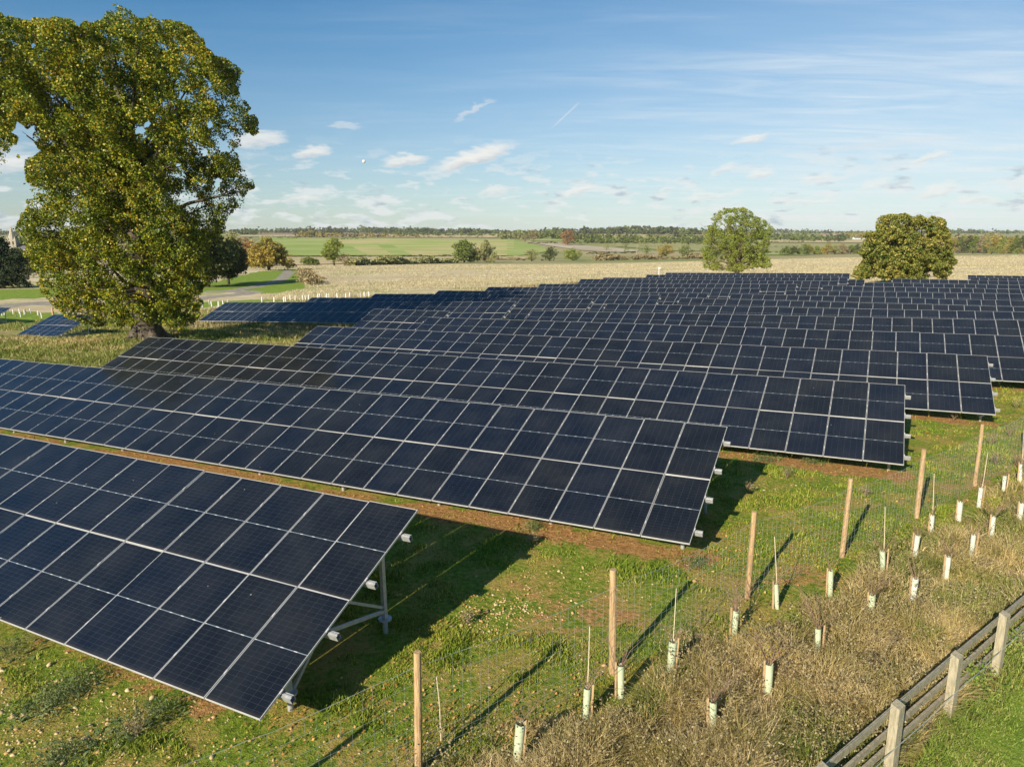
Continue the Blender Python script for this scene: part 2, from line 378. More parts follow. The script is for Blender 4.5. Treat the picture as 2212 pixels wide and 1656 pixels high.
def panel_mat():
    m_, h = mat('solar_cells')
    t = h.n('ShaderNodeTexCoord').outputs['Object']
    x, y, z = h.sep(t)
    oi = h.n('ShaderNodeObjectInfo').outputs['Random']
    base = h.mix(h.ramp(oi, .1, .9), (.0050, .0088, .019, 1), (.0062, .0086, .014, 1))
    # per-cell tone
    cx = h.m('FLOOR', h.m('DIVIDE', h.m('SUBTRACT', x, .024), .181)); cy = h.m('FLOOR', h.m('DIVIDE', y, .0925))
    wn = h.n('ShaderNodeTexWhiteNoise', noise_dimensions='3D'); h.val(wn.inputs['Vector'], h.comb(cx, cy, h.m('MULTIPLY', oi, 91.)))
    base = h.vm('SCALE', base, h.m('ADD', .9, h.m('MULTIPLY', wn.outputs['Value'], .2)))
    fx = h.m('ABSOLUTE', h.m('SUBTRACT', h.m('FRACT', h.m('DIVIDE', h.m('SUBTRACT', x, .024), .181)), .5))
    fy = h.m('ABSOLUTE', h.m('SUBTRACT', h.m('FRACT', h.m('DIVIDE', y, .0925)), .5))
    gx = h.m('GREATER_THAN', fx, .488); gy = h.m('GREATER_THAN', fy, .482)
    line = h.m('MAXIMUM', gx, gy)
    col = h.mix(h.m('MULTIPLY', line, .8), base, (.045, .052, .060, 1))
    # fine busbars running up the cells
    bb = h.m('GREATER_THAN', h.m('ABSOLUTE', h.m('SUBTRACT', h.m('FRACT', h.m('DIVIDE', x, .0181)), .5)), .47)
    col = h.mix(h.m('MULTIPLY', bb, .4), col, (.05, .055, .065, 1))
    # centre line with bright ribbon dashes
    dm = h.m('ABSOLUTE', h.m('SUBTRACT', y, PH / 2))
    col = h.mix(h.m('LESS_THAN', dm, .006), col, (.22, .27, .32, 1))
    fd = h.m('FRACT', h.m('DIVIDE', h.m('ADD', x, .02), .29))
    dash = h.m('MULTIPLY', h.m('LESS_THAN', dm, .008), h.m('LESS_THAN', fd, .24))
    col = h.mix(dash, col, (.50, .52, .52, 1))
    # thin film of dust with a few spots
    wp = h.n('ShaderNodeNewGeometry').outputs['Position']
    dn = h.noise(wp, .9, 5, .6)
    col = h.mix(h.m('MULTIPLY', h.ramp(dn, .3, .75), .035), col, (.30, .30, .28, 1))
    edge = h.m('MULTIPLY', h.ramp(y, .10, .0), .10)
    col = h.mix(edge, col, (.22, .19, .15, 1))
    vo = h.n('ShaderNodeTexVoronoi'); h.val(vo.inputs['Vector'], wp); vo.inputs['Scale'].default_value = 1.7
    spot = h.m('LESS_THAN', vo.outputs['Distance'], .022)
    col = h.mix(h.m('MULTIPLY', spot, .6), col, (.5, .48, .42, 1))
    h.val(h.b.inputs['Base Color'], col)
    h.val(h.b.inputs['Roughness'], h.m('ADD', .06, h.m('MULTIPLY', dn, .12)))
    h.b.inputs['IOR'].default_value = 1.43
    return m_
M_cell = panel_mat()

def ground_mat():
    m_, h = mat('field_ground')
    geo = h.n('ShaderNodeNewGeometry'); P = geo.outputs['Position']
    def attr(n_):
        a = h.n('ShaderNodeAttribute'); a.attribute_name = n_; return a.outputs['Fac']
    big = h.noise(P, .22, 4, .6); mid = h.noise(P, 1.1, 5, .62); fine = h.noise(P, 9, 6, .65); vf = h.noise(P, 38, 4, .6)
    green = h.mix(h.ramp(fine, .3, .7), (.10, .155, .016, 1), (.22, .29, .035, 1))
    moss = h.mix(h.ramp(vf, .3, .7), (.24, .20, .035, 1), (.42, .31, .10, 1))
    turf = h.mix(h.ramp(h.m('ADD', mid, h.m('MULTIPLY', h.m('SUBTRACT', fine, .5), .6)), .40, .62), green, moss)
    soil = h.mix(h.ramp(h.m('ADD', fine, h.m('MULTIPLY', h.m('SUBTRACT', vf, .5), .8)), .3, .7), (.24, .125, .045, 1), (.48, .275, .11, 1))
    so_ = h.m('ADD', h.m('MULTIPLY', h.m('SUBTRACT', big, .5), 1.2), h.m('ADD', h.m('MULTIPLY', mid, .7), h.m('MULTIPLY', fine, .45)))
    smask = h.ramp(h.m('ADD', so_, h.m('MULTIPLY', attr('soil'), .38)), .74, .88)
    c = h.mix(smask, turf, soil)
    dry = h.mix(h.ramp(fine, .3, .7), (.27, .21, .10, 1), (.50, .40, .22, 1))
    dryg = h.mix(h.ramp(fine, .35, .65), (.15, .16, .035, 1), (.30, .28, .08, 1))
    dd = h.mix(h.ramp(mid, .42, .62), dry, dryg)
    c = h.mix(h.ramp(h.m('ADD', attr('dry'), h.m('MULTIPLY', h.m('SUBTRACT', mid, .5), .5)), .35, .65), c, dd)
    P2 = h.vm('MULTIPLY', P, (.25, 1.0, 1.0))
    m1 = h.noise(P2, .06, 6, .65); m2 = h.noise(P2, .6, 5, .7); m3 = h.noise(P2, .012, 4, .6)
    straw = h.mix(h.ramp(h.m('ADD', h.m('MULTIPLY', m2, .6), h.m('MULTIPLY', m1, .4)), .38, .60), (.44, .365, .215, 1), (.63, .54, .36, 1))
    strg = h.mix(h.ramp(m2, .3, .7), (.24, .24, .07, 1), (.42, .36, .14, 1))
    mead = h.mix(h.ramp(h.m('ADD', m1, h.m('MULTIPLY', h.m('SUBTRACT', m3, .5), .9)), .52, .66), straw, strg)
    c = h.mix(h.ramp(h.m('ADD', attr('meadow'), h.m('MULTIPLY', h.m('SUBTRACT', mid, .5), .4)), .35, .65), c, mead)
    mown = h.mix(h.ramp(h.m('ADD', h.m('MULTIPLY', fine, .5), h.m('MULTIPLY', mid, .5)), .35, .62), (.12, .20, .022, 1), (.24, .32, .05, 1))
    mown = h.mix(h.m('MULTIPLY', h.ramp(vf, .5, .72), .5), mown, (.26, .30, .07, 1))
    c = h.mix(h.ramp(h.m('ADD', attr('mown'), h.m('MULTIPLY', h.m('SUBTRACT', mid, .5), .3)), .4, .6), c, mown)
    fo = h.mix(h.ramp(h.noise(P, .006, 3, .5), .42, .58), (.24, .26, .09, 1), (.36, .31, .16, 1)); c = h.mix(attr('far'), c, fo)
    trk = h.mix(h.ramp(h.noise(P, .8, 5, .6), .35, .65), (.25, .225, .18, 1), (.36, .33, .27, 1))
    c = h.mix(h.ramp(h.m('ADD', attr('track'), h.m('MULTIPLY', h.m('SUBTRACT', h.noise(P, .6, 3, .5), .5), .3)), .45, .58), c, trk)
    h.val(h.b.inputs['Base Color'], c); h.b.inputs['Roughness'].default_value = .95; h.b.inputs['Specular IOR Level'].default_value = .1
    bn = h.n('ShaderNodeBump'); bn.inputs['Strength'].default_value = .9; bn.inputs['Distance'].default_value = .09
    h.val(bn.inputs['Height'], h.m('ADD', h.m('MULTIPLY', fine, .7), h.m('ADD', h.m('MULTIPLY', vf, .3), h.m('MULTIPLY', mid, .8)))); h.val(h.b.inputs['Normal'], bn.outputs[0])
    return m_
M_ground = ground_mat()

# ------------------------------------------------------------------ zones (world coordinates)
def nval(x, y): return -.6 * x + .8 * y               # distance measured across the two fences
LEFT_OFF = np.array([0, 24, 28.4, 37, 45, 47, 52, 59, 60, 68, 76, 84.5, 92.6, 101, 109, 118, 126, 133.5, 140])
LEFT_A = np.array([-60, -48, -39.5, -34.5, -31, -40, -42, -68, -69, -63, -59.5, -55, -51.5, -47, -43.5, -42.5, -37.5, -36, -36])
def sstep(v, a, b):
    t = np.clip((v - a) / (b - a), 0, 1); return t * t * (3 - 2 * t)
TRK = [(-40, 676), (0, 655), (60, 652), (150, 649), (300, 668), (420, 640), (440, 634), (500, 629), (470, 640), (430, 641)]
def seg_dist(x, y, pts):
    d = np.full(np.shape(x), 1e9)
    for (ax, ay), (bx, by) in zip(pts[:-1], pts[1:]):
        L2 = (bx - ax) ** 2 + (by - ay) ** 2 + 1e-9
        t = np.clip(((x - ax) * (bx - ax) + (y - ay) * (by - ay)) / L2, 0, 1)
        d = np.minimum(d, np.hypot(x - ax - t * (bx - ax), y - ay - t * (by - ay)))
    return d
def inpoly(x, y, poly):
    c = np.zeros(np.shape(x), bool); n_ = len(poly)
    for i in range(n_):
        x1, y1 = poly[i]; x2, y2 = poly[(i + 1) % n_]
        k = ((y1 > y) != (y2 > y)) & (x < (x2 - x1) * (y - y1) / (y2 - y1 + 1e-12) + x1)
        c ^= k
    return c
track1 = [tuple(hit(*p)[:2]) for p in [(-60, 668), (20, 660), (80, 655), (150, 655), (240, 660), (330, 655), (420, 646), (470, 640), (520, 636), (545, 631), (500, 628), (468, 629)]]
track2 = [tuple(hit(*p)[:2]) for p in [(500, 628), (555, 619), (590, 610), (612, 600), (622, 588), (620, 583)]]
lawn1 = [tuple(hit(*p)[:2]) for p in [(-200, 650), (75, 645), (150, 640), (250, 640), (400, 636), (470, 627), (520, 625), (560, 634), (605, 633), (660, 622), (655, 600), (640, 583), (560, 586), (470, 608), (300, 615), (100, 624), (-200, 626)]]
lawn2 = [tuple(hit(*p)[:2]) for p in [(-80, 705), (20, 700), (60, 705), (110, 690), (150, 678), (60, 672), (-80, 676)]]
lawn3 = [tuple(hit(*p)[:2]) for p in [(420, 668), (470, 660), (540, 654), (700, 650), (560, 648), (470, 650), (420, 655)]]

# terrain mesh
ys = np.concatenate([np.arange(-25, 5, 1.0), np.arange(5, 30, .30), np.arange(30, 60, .6), 60 * 1.016 ** np.arange(0, 325)])
ss = np.linspace(-1.25, 1.25, 330)
YY, SS = np.meshgrid(ys, ss, indexing='ij')
XX = SS * (np.maximum(YY, 0) + 38)
ZZ = ground_z(XX, YY)
nj, ni = XX.shape
idx = np.arange(nj * ni).reshape(nj, ni)
F = np.stack([idx[:-1, :-1], idx[:-1, 1:], idx[1:, 1:], idx[1:, :-1]], -1).reshape(-1, 4)
me = np_mesh('ground', np.stack([XX, YY, ZZ], -1), F, M_ground, True)
OFF = XX * nF[0] + YY * nF[1]; AA = XX * dR[0] + YY * dR[1]; NV = nval(XX, YY)
la = np.interp(OFF, LEFT_OFF, LEFT_A)
dry_l = sstep(la - AA, -.5, 2.5) * (1 - sstep(OFF, 136, 142)) * sstep(OFF, 16, 24)
fe = NV - 1.5 * (vnoise(XX, YY, .55, 6) - .5) - .9 * (vnoise(XX, YY, 2.1, 16) - .5) + .2 * (vnoise(XX, YY, 5., 17) - .5)
dry_r = sstep(NV, 3.6, 3.9) * (1 - sstep(fe, 6.3, 8.4)) * .85
dry_far = sstep(NV * -1 + 3, 0, 2) * sstep(YY, 24, 34)
dry = np.maximum(dry_l * .95, dry_r)
meadow = np.maximum(sstep(OFF, 135, 139), sstep(la - AA, 3, 9) * sstep(YY, 82, 96))
mown = np.maximum(1 - sstep(NV, 3.3, 3.6), 0) * (1 - sstep(YY, 30, 40))
for L in (lawn1, lawn2, lawn3): mown = np.maximum(mown, inpoly(XX, YY, L).astype(float))
gp1 = hit(770, 590)
mown = np.maximum(mown, .52 * np.exp(-(((XX - gp1.x) / 28) ** 2 + ((YY - gp1.y) / 45) ** 2)) * meadow)
mown = np.maximum(mown, .50 * dry_l * np.clip(vnoise(XX, YY, .12, 33) * 1.8 - .4, 0, 1))
track = np.maximum(1 - sstep(seg_dist(XX, YY, track1), 1.6, 3.4), 1 - sstep(seg_dist(XX, YY, track2), .9, 2.4))
bo = OFF - 6.85; ph = np.abs((bo / 8.84) - np.round(bo / 8.84)) * 8.84
ra = np.interp(OFF, [6.9, 15.7, 24.6, 33.4, 42], [-7.3, -3.2, 1.3, 4.7, 9.5])
inside = (AA > la + 1) & (OFF > 4) & (OFF < 46) & (AA < ra + .3)
ph = ph + .45 * (OFF < 11)
soil = np.where(inside, 1 - sstep(ph, .30, .80), 0) + .42 * np.exp(-((XX - .8) ** 2 / 5 + (YY - 13.2) ** 2 / 1.4))
far = sstep(YY, 420, 520) * np.where(XX > .35 * YY, sstep(YY, 470, 540), 1.0)
for nm, arr in (('far', far), ('soil', soil), ('dry', dry), ('meadow', meadow), ('mown', mown), ('track', track)):
    a = me.attributes.new(nm, 'FLOAT', 'POINT'); a.data.foreach_set('value', arr.astype(np.float32).ravel())
tag(link('ground', me), kind='structure')

# ------------------------------------------------------------------ far fields, draped on the land
def field_mat(name, c1, c2, ang=0.0, sc=.02, stripes=0.0):
    m_, h = mat(name)
    P = h.n('ShaderNodeNewGeometry').outputs['Position']
    mp = h.n('ShaderNodeMapping'); h.val(mp.inputs[0], P); mp.inputs['Rotation'].default_value = (0, 0, R(ang)); mp.inputs['Scale'].default_value = (.18, 1.6, 1)
    f = h.noise(mp.outputs[0], sc, 6, .65); f2 = h.noise(P, .01, 3, .5)
    k = h.ramp(h.m('ADD', h.m('MULTIPLY', f, .65), h.m('MULTIPLY', f2, .35)), .40, .60)
    h.val(h.b.inputs['Base Color'], h.mix(k, (*c1, 1), (*c2, 1))); h.b.inputs['Roughness'].default_value = .95; h.b.inputs['Specular IOR Level'].default_value = .1
    return m_
def field(top, bot, m_, nx=60, ny=10, lift=.0006):
    """top/bot: photo polylines of the field's far and near edge"""
    x0, x1 = max(top[0][0], bot[0][0]), min(top[-1][0], bot[-1][0])
    xs = np.linspace(x0, x1, nx)
    yt = np.interp(xs, *zip(*top)); yb = np.interp(xs, *zip(*bot))
    V = []
    for j in range(ny + 1):
        for i in range(nx):
            p = hit(xs[i], yb[i] + (yt[i] - yb[i]) * (j / ny) ** .8); V.append((p.x, p.y, p.z + .1 + p.y * lift))
    I = np.arange((ny + 1) * nx).reshape(ny + 1, nx)
    F = np.stack([I[:-1, :-1], I[:-1, 1:], I[1:, 1:], I[1:, :-1]], -1).reshape(-1, 4)
    tag(link('field', np_mesh('field', V, F, m_, True)), kind='structure')
f_green = field_mat('young_crop', (.22, .31, .06), (.35, .39, .13), 12)
f_tan = field_mat('pale_stubble', (.55, .43, .25), (.42, .36, .17), -8)
f_mix = field_mat('thin_crop', (.50, .41, .20), (.27, .37, .08), 6, .03)
f_olive = field_mat('olive_pasture', (.27, .28, .11), (.36, .33, .15), 0)
f_brown = field_mat('ploughed_soil', (.26, .17, .11), (.33, .23, .15), 0)
f_pale = field_mat('grey_weeds', (.52, .45, .34), (.38, .32, .22), 0, .05)
field([(520, 508.5), (1400, 506)], [(520, 512), (1400, 515)], f_tan, 40, 3)
field([(640, 516.5), (800, 516), (1000, 517), (1110, 518)], [(640, 553), (800, 552.5), (1000, 553), (1110, 553)], f_mix)
field([(1095, 518), (1110, 518.5), (1165, 531), (1185, 541)], [(1095, 555), (1110, 554.5), (1165, 547), (1185, 543)], f_green, 20)
field([(560, 513), (640, 515), (700, 521), (760, 534), (790, 550)], [(560, 553.5), (640, 554), (700, 554), (760, 553.5), (790, 553)], f_green, 30, 10, .0011)
field([(810, 527), (850, 532), (888, 551)], [(810, 528), (850, 553), (888, 553)], f_green, 20, 8, .0011)
field([(470, 556), (640, 556), (880, 556), (1150, 553.5)], [(470, 575), (640, 573), (880, 566), (1150, 560)], f_tan)
field([(1150, 524), (1250, 530), (1330, 537), (1380, 541)], [(1150, 526), (1250, 541), (1330, 546), (1380, 543)], f_pale, 30)
field([(1145, 514.5), (1500, 514), (1640, 517)], [(1145, 521), (1300, 522), (1500, 523.5), (1640, 526)], f_green, 40, 4)
field([(1330, 524), (1500, 524.5), (1700, 526), (2212, 527)], [(1330, 533), (1450, 542), (1700, 546), (2212, 546)], f_olive, 50)
field([(1380, 504), (1630, 505)], [(1380, 508), (1630, 510)], f_tan, 20, 3)
field([(1640, 519), (1900, 519)], [(1640, 524), (1900, 525)], f_tan, 30, 3)
field([(1640, 546), (1740, 546)], [(1640, 551), (1740, 552)], f_green, 12, 3)
field([(560, 503.5), (700, 502), (830, 503)], [(560, 508), (700, 509), (830, 508.5)], f_brown, 20, 3)
field([(870, 505.5), (1080, 504.5)], [(870, 509), (1080, 509)], f_tan, 20, 3)

# ------------------------------------------------------------------ solar tables
def panel_meshes():
    L = PWID - .018
    gls = MB(); gls.add([(.012, .012, 0), (L - .012, .012, 0), (L - .012, PH - .012, 0), (.012, PH - .012, 0)], [(0, 1, 2, 3)])
    gls.add([(.012, .012, -.008), (L - .012, .012, -.008), (L - .012, PH - .012, -.008), (.012, PH - .012, -.008)], [(0, 3, 2, 1)], 1)
    glass = gls.mesh('solar_panel', [M_cell, M_back])
    fr = MB(); e = .0095
    fr.box((0, 0, -.035), (L, e, .003)); fr.box((0, PH - e, -.035), (L, PH, .003))
    fr.box((0, e, -.035), (e, PH - e, .003)); fr.box((L - e, e, -.035), (L, PH - e, .003))
    for yy in (.47, 1.61): fr.box((L - .004, yy - .035, -.01), (L + .022, yy + .035, .012))
    frame = fr.mesh('panel_frame', [M_alu])
    both = MB()
    both.V = gls.V + fr.V; both.F = gls.F + [tuple(i + len(gls.V) for i in f) for f in fr.F]; both.M = gls.M + [2] * len(fr.F)
    return glass, frame, both.mesh('solar_panel', [M_cell, M_back, M_alu])
G_glass, G_frame, G_both = panel_meshes()
YP = [.47, 1.62, PH + .01 + .47, PH + .01 + 1.62]      # rail positions up the slope
upl = Vector((0, math.sin(TILT), math.cos(TILT)))      # world up seen from the table
hor = Vector((0, math.cos(TILT), -math.sin(TILT)))     # horizontal, away
def P_(h_, zz): return hor * h_ + upl * zz             # h: horizontal distance behind lower edge, zz: height over it
CLR = .57                                              # lower edge above ground
def planez(h_): return h_ * math.tan(TILT)
def frame_parts():
    """support frame: rear post, front post, sloped beam, strut, diagonals, ground tubes"""
    d = {}
    rear, front = 3.45, .95
    b = MB(); b.bar(P_(.25, planez(.25) - .155), P_(3.95, planez(3.95) - .155), .05, .09, up=upl); d['slope_beam'] = [b]
    b = MB(); b.bar(P_(rear, -CLR + .30), P_(rear, planez(rear) - .20), .07, .09, up=hor); b2 = MB(); b2.bar(P_(front, -CLR + .22), P_(front, planez(front) - .20), .07, .09, up=hor)
    d['support_post'] = [b, b2]
    b = MB(); b.bar(P_(rear - .03, -CLR + .46), P_(front + .9, -CLR + .86), .05, .06); b2 = MB(); b2.bar(P_(rear - .05, -CLR + .55), P_(2.2, planez(2.2) - .2), .04, .05)
    b3 = MB(); b3.bar(P_(front + .05, -CLR + .28), P_(2.05, planez(2.05) - .2), .05, .06); d['brace'] = [b, b2, b3]
    tubes = []
    for q in (rear, front):
        b = MB(); b.tube([P_(q, -CLR - .45), P_(q, -CLR + .30)], .048, 12); b.tube([P_(q, -CLR + .28), P_(q, -CLR + .31)], .13, 14); tubes.append(b)
    d['ground_tube'] = tubes
    return d
FP = {k: [b.mesh(k, [M_galv], k == 'never') for b in v] for k, v in frame_parts().items()}
def frame_simple():
    b = MB()
    for k, v in frame_parts().items():
        for q in v:
            o = len(b.V); b.V += q.V; b.F += [tuple(i + o for i in f) for f in q.F]; b.M += q.M
    return b.mesh('support_frame', [M_galv])
G_sup = frame_simple()
ORD = ['nearest', 'second', 'third', 'fourth', 'fifth', 'sixth', 'seventh', 'eighth', 'ninth', 'tenth', 'eleventh', 'twelfth', 'thirteenth', 'fourteenth', 'fifteenth']
tl = {
 'T1': 'solar panel table nearest the camera, lower left, bare end frame and legs in view',
 'T2': 'long solar panel table directly behind the nearest one, its lower edge close to brown soil',
 'T3': 'long solar panel table whose dark left end stops just in front of the oak trunk',
 'T4': 'solar panel table fourth back, right end beside the last tall fence posts',
 'T5': 'solar panel table fifth back, running out of the right picture edge',
 'S1': 'short seven-panel table in front of the long half-shaded row beyond the oak shadow',
 'S2': 'long half-shaded solar panel table with weeds along its whole lower edge',
 'M': 'tiny two-panel table under the low left branches of the rounded tan chestnut tree',
 'U': 'short solar panel table standing alone left of the oak, beside the timber post and rail',
 'V': 'solar panel table cut off by the left picture edge, only its upper right corner showing'}
for k in range(6, 16): tl['T%d' % k] = 'solar panel table %s back from the camera in the right-hand block' % ORD[k - 1]
for k in range(3, 12): tl['S%d' % k] = 'solar panel table %s back in the left-hand far block%s' % (ORD[k - 1], {3: ', half in oak shadow', 4: ', left part in oak shadow', 5: ', with oak shadow across it', 11: ', the farthest row of all'}.get(k, ''))
boxes = []
for key, (off, a0, z0, sl_, n_) in tabs.items():
    D3 = Vector((dR[0], dR[1], sl_)).normalized(); n3 = Vector((nF[0], nF[1], 0))
    up3 = D3.cross(n3).normalized(); v3 = (n3 * math.cos(TILT) + up3 * math.sin(TILT)); nn = D3.cross(v3)
    P0 = Vector((nF[0] * off + dR[0] * a0, nF[1] * off + dR[1] * a0, z0 + CAM_H)) - v3 * (2 * PH + .01)
    t = bpy.data.objects.new('solar_table', None); C.objects.link(t); t.empty_display_size = .3
    t.matrix_world = Matrix(((D3.x, v3.x, nn.x, P0.x), (D3.y, v3.y, nn.y, P0.y), (D3.z, v3.z, nn.z, P0.z), (0, 0, 0, 1)))
    tag(t, tl[key], 'solar panels', 'tables of solar panels in rows')
    near = key in ('T1', 'T2', 'T3')
    for i in range(n_):
        for j in (0, 1):
            if near:
                p = link('solar_panel', G_glass, t); link('panel_frame', G_frame, p)
            else: p = link('solar_panel', G_both, t)
            dzj = .006 * math.sin(i * 7.1 + j * 3.3 + off)
            p.location = (PWID * i, j * (PH + .01), dzj); p.rotation_euler = (.0040 * math.sin(i * 3.7 + j + off), .0045 * math.sin(i * 5.3 + j * 2 + off * 3), 0)
    for yy in YP:
        b = MB(); x0, x1 = -.16, PWID * n_ + .17
        # folded channel
        b.box((x0, yy - .045, -.062), (x1, yy + .045, -.055)); b.box((x0, yy + .038, -.15), (x1, yy + .045, -.062)); b.box((x0, yy - .045, -.15), (x1, yy - .038, -.062))
        b.box((x0, yy - .045, -.157), (x1, yy + .045, -.15)); b.box((x0, yy - .012, -.055), (x1, yy + .012, -.037))
        b.obj('purlin', [M_galv], t)
    x = .48 if (PWID * n_) % 3.46 else .5
    xs_ = []; xx = PWID * n_ - .40
    while xx > .2: xs_.append(xx); xx -= 3 * PWID
    for xx in xs_:
        if near or key in ('T4', 'U'):
            for k, ms in FP.items():
                for q in ms: link(k, q, t, (xx, 0, 0))
        else: link('support_frame', G_sup, t, (xx, 0, 0))

# ------------------------------------------------------------------ scatter helpers
def rnd_dirs(n_):
    v = rng.normal(size=(n_, 3)); return v / np.linalg.norm(v, axis=1)[:, None]
def leaf_mesh(name, Pn, size, m_, nrm=None, asp=.75):
    """diamond leaves at points Pn"""
    n_ = len(Pn); size = np.broadcast_to(size, n_)[:, None] * rng.uniform(.65, 1.35, (n_, 1))
    d = rnd_dirs(n_)
    if nrm is not None: d = d * .9 + nrm; d /= np.linalg.norm(d, axis=1)[:, None]
    a = np.cross(d, rnd_dirs(n_)); a /= np.linalg.norm(a, axis=1)[:, None] + 1e-9
    b = np.cross(d, a)
    V = np.stack([Pn - a * size * .5, Pn - b * size * .5 * asp + d * size * .1, Pn + a * size * .5, Pn + b * size * .5 * asp + d * size * .1], 1)
    F = np.arange(n_ * 4).reshape(n_, 4)
    return np_mesh(name, V, F, m_)
def blob_points(cs, rs, n_, flat=.8, shell=.55, tuft=22, tr=.30):
    """leaf positions in tufts spread over the clumps"""
    m_ = max(8, n_ // tuft)
    Pc, Dc = blob_points0(cs, rs, m_, flat, shell)
    rr = np.mean(rs) * tr * rng.uniform(.6, 1.4, m_)
    k = rng.integers(0, m_, n_); d = rnd_dirs(n_) * (rng.random((n_, 1)) ** .5)
    P = Pc[k] + d * rr[k][:, None] * np.array([1, 1, .8])
    nn = Dc[k] * .6 + d * .8
    return P, nn
def blob_points0(cs, rs, n_, flat=.8, shell=.55):
    """points in a set of lumpy clumps, mostly near their surface; returns points and outward normals"""
    cs = np.asarray(cs, float); rs = np.asarray(rs, float)
    pr = rs ** 2; pr /= pr.sum(); k = rng.choice(len(cs), n_, p=pr)
    d = rnd_dirs(n_); r = (shell + (1 - shell) * rng.random(n_)) * (1 + .18 * rng.normal(size=n_)) * rs[k]
    out = rng.random(n_) < .06; r = np.where(out, r * 1.25, r)
    s = np.array([1, 1, flat])
    return cs[k] + d * s * r[:, None], d

def blades(name, X, Y, H, W, m_, lean=.35, z=None, segs=2, dirbias=None):
    n_ = len(X); Z = ground_z(X, Y) if z is None else z
    a = rng.uniform(0, 2 * PI, n_); la_ = lean * rng.random(n_) * H
    if dirbias is None: lx, ly = np.cos(a) * la_, np.sin(a) * la_
    else: lx, ly = np.cos(a) * la_ + dirbias[0] * H, np.sin(a) * la_ + dirbias[1] * H
    b = rng.uniform(0, 2 * PI, n_); wx_, wy_ = np.cos(b) * W / 2, np.sin(b) * W / 2
    B = np.stack([X, Y, Z - .02], -1); w3 = np.stack([wx_, wy_, 0 * wx_], -1)
    mid_ = B + np.stack([lx * .35, ly * .35, H * .6], -1); tip = B + np.stack([lx, ly, H * (1 - .25 * rng.random(n_))], -1)
    V = np.stack([B - w3, B + w3, mid_ + w3 * .75, mid_ - w3 * .75, tip + w3 * .15, tip - w3 * .15], 1)
    I = np.arange(n_)[:, None] * 6
    F = np.concatenate([I + np.array([0, 1, 2, 3]), I + np.array([3, 2, 4, 5])], 0)
    return np_mesh(name, V, F, m_)
#@@PART2
# ------------------------------------------------------------------ wire mesh fence with round posts
FZ0 = .25
def gp(px, py, z=FZ0):
    v = rays(np.array([px]), np.array([py]))[0]; t = (z - CAM_H) / v[2]
    return Vector((v[0] * t, v[1] * t, z))
fpost = [gp(1325, 1455), gp(1614, 1290), gp(1818, 1203), gp(1980.5, 1116.5), gp(2105.7, 1047.7)]
st = (fpost[1] - fpost[0])
t0_ = gp(894.5, 1403, .25 + 1.92); t0_.z = .25; fpost = [t0_ + (t0_ - fpost[0]) * 1.0, t0_] + fpost
e_ = (fpost[-1] - fpost[-2]); fpost += [fpost[-1] + e_ * 1.05, fpost[-1] + e_ * 2.1, fpost[-1] + e_ * 3.2, fpost[-1] + e_ * 4.3]
for i, p in enumerate(fpost): fpost[i] = Vector((p.x, p.y, gz(p.x, p.y)))
fence = empty('wire_fence', fpost[1], 'tall wire mesh fence on round wooden posts between panels and tree tubes', 'fence')
def loc(o, p): return Vector(p) - o.location
for i, p in enumerate(fpost):
    b = MB(); ln = Vector((.03 * math.sin(i * 2.1), .03 * math.cos(i * 3.3), 0)); r_ = .057 + .005 * math.sin(i * 4)
    pts = [loc(fence, p + Vector((0, 0, -.3)) + ln * 0), loc(fence, p + Vector((0, 0, .6)) + ln), loc(fence, p + Vector((0, 0, 1.3)) + ln * 1.5), loc(fence, p + Vector((0, 0, 1.92)) + ln * 2)]
    b.tube(pts, [r_ * 1.06, r_ * 1.02, r_ * .98, r_ * .94], 14)
    b.obj('fence_post', M_post, fence)
wire = MB(); hw = [.05, .17, .30, .44, .60, .78, .98, 1.20, 1.44, 1.70]
def fence_pt(s_, h_):
    k = min(int(s_), len(fpost) - 2); t = s_ - k
    p = fpost[k].lerp(fpost[k + 1], t); z = gz(p.x, p.y)
    sag = .05 * math.sin(PI * t) * h_
    wv_ = .010 * math.sin(s_ * 61 + h_ * 9)
    return Vector((p.x + wv_ * .6, p.y - wv_ * .8 - .07, z + h_ - sag + .008 * math.sin(s_ * 43 + h_ * 5)))
NS = len(fpost) - 1
for h_ in hw:
    pts = [fence_pt(s_, h_) for s_ in np.linspace(0, NS - 1e-4, NS * 12)]
    wire.tube([loc(fence, p) for p in pts], .0026 if h_ > 1.6 else .0016, 4, 0, False)
for i in range(NS):
    L = (fpost[i + 1] - fpost[i]).length; m_ = max(2, int(L / .15))
    for k in range(m_):
        s_ = i + k / m_
        pts = [fence_pt(s_, h_) for h_ in (.05, .6, 1.2, 1.70)]
        wire.tube([loc(fence, p) for p in pts], .0014, 3, 0, False)
wire.obj('wire_mesh', M_wire, fence)

# ------------------------------------------------------------------ weathered post and rail fence, bottom right
q1, q2, q3 = gp(2048, 1553), gp(2151, 1454), gp(2048, 1553)
stp = (q2 - q1)
rp = [q1 + stp * k for k in range(-4, 9)]
rp = [Vector((p.x, p.y, gz(p.x, p.y))) for p in rp]
rf = empty('rail_fence', rp[4], 'weathered grey post and rail timber fence crossing the lower right corner', 'fence')
td = stp.normalized(); nd_ = Vector((-td.y, td.x, 0))
ang = math.atan2(td.y, td.x)
for i, p in enumerate(rp):
    b = MB(); T = Matrix.Translation(loc(rf, p)) @ Matrix.Rotation(ang, 4, 'Z')
    b.box((-.085, -.06, -.3), (.085, .06, 1.12), 0, T)
    o_ = len(b.V) - 8
    for k in (4, 5, 6, 7): b.V[o_ + k] = (b.V[o_ + k][0], b.V[o_ + k][1], b.V[o_ + k][2] + (.03 if k in (6, 7) else -.01) + .02 * math.sin(i * 3.1))
    b.obj('fence_post', M_greyp, rf)
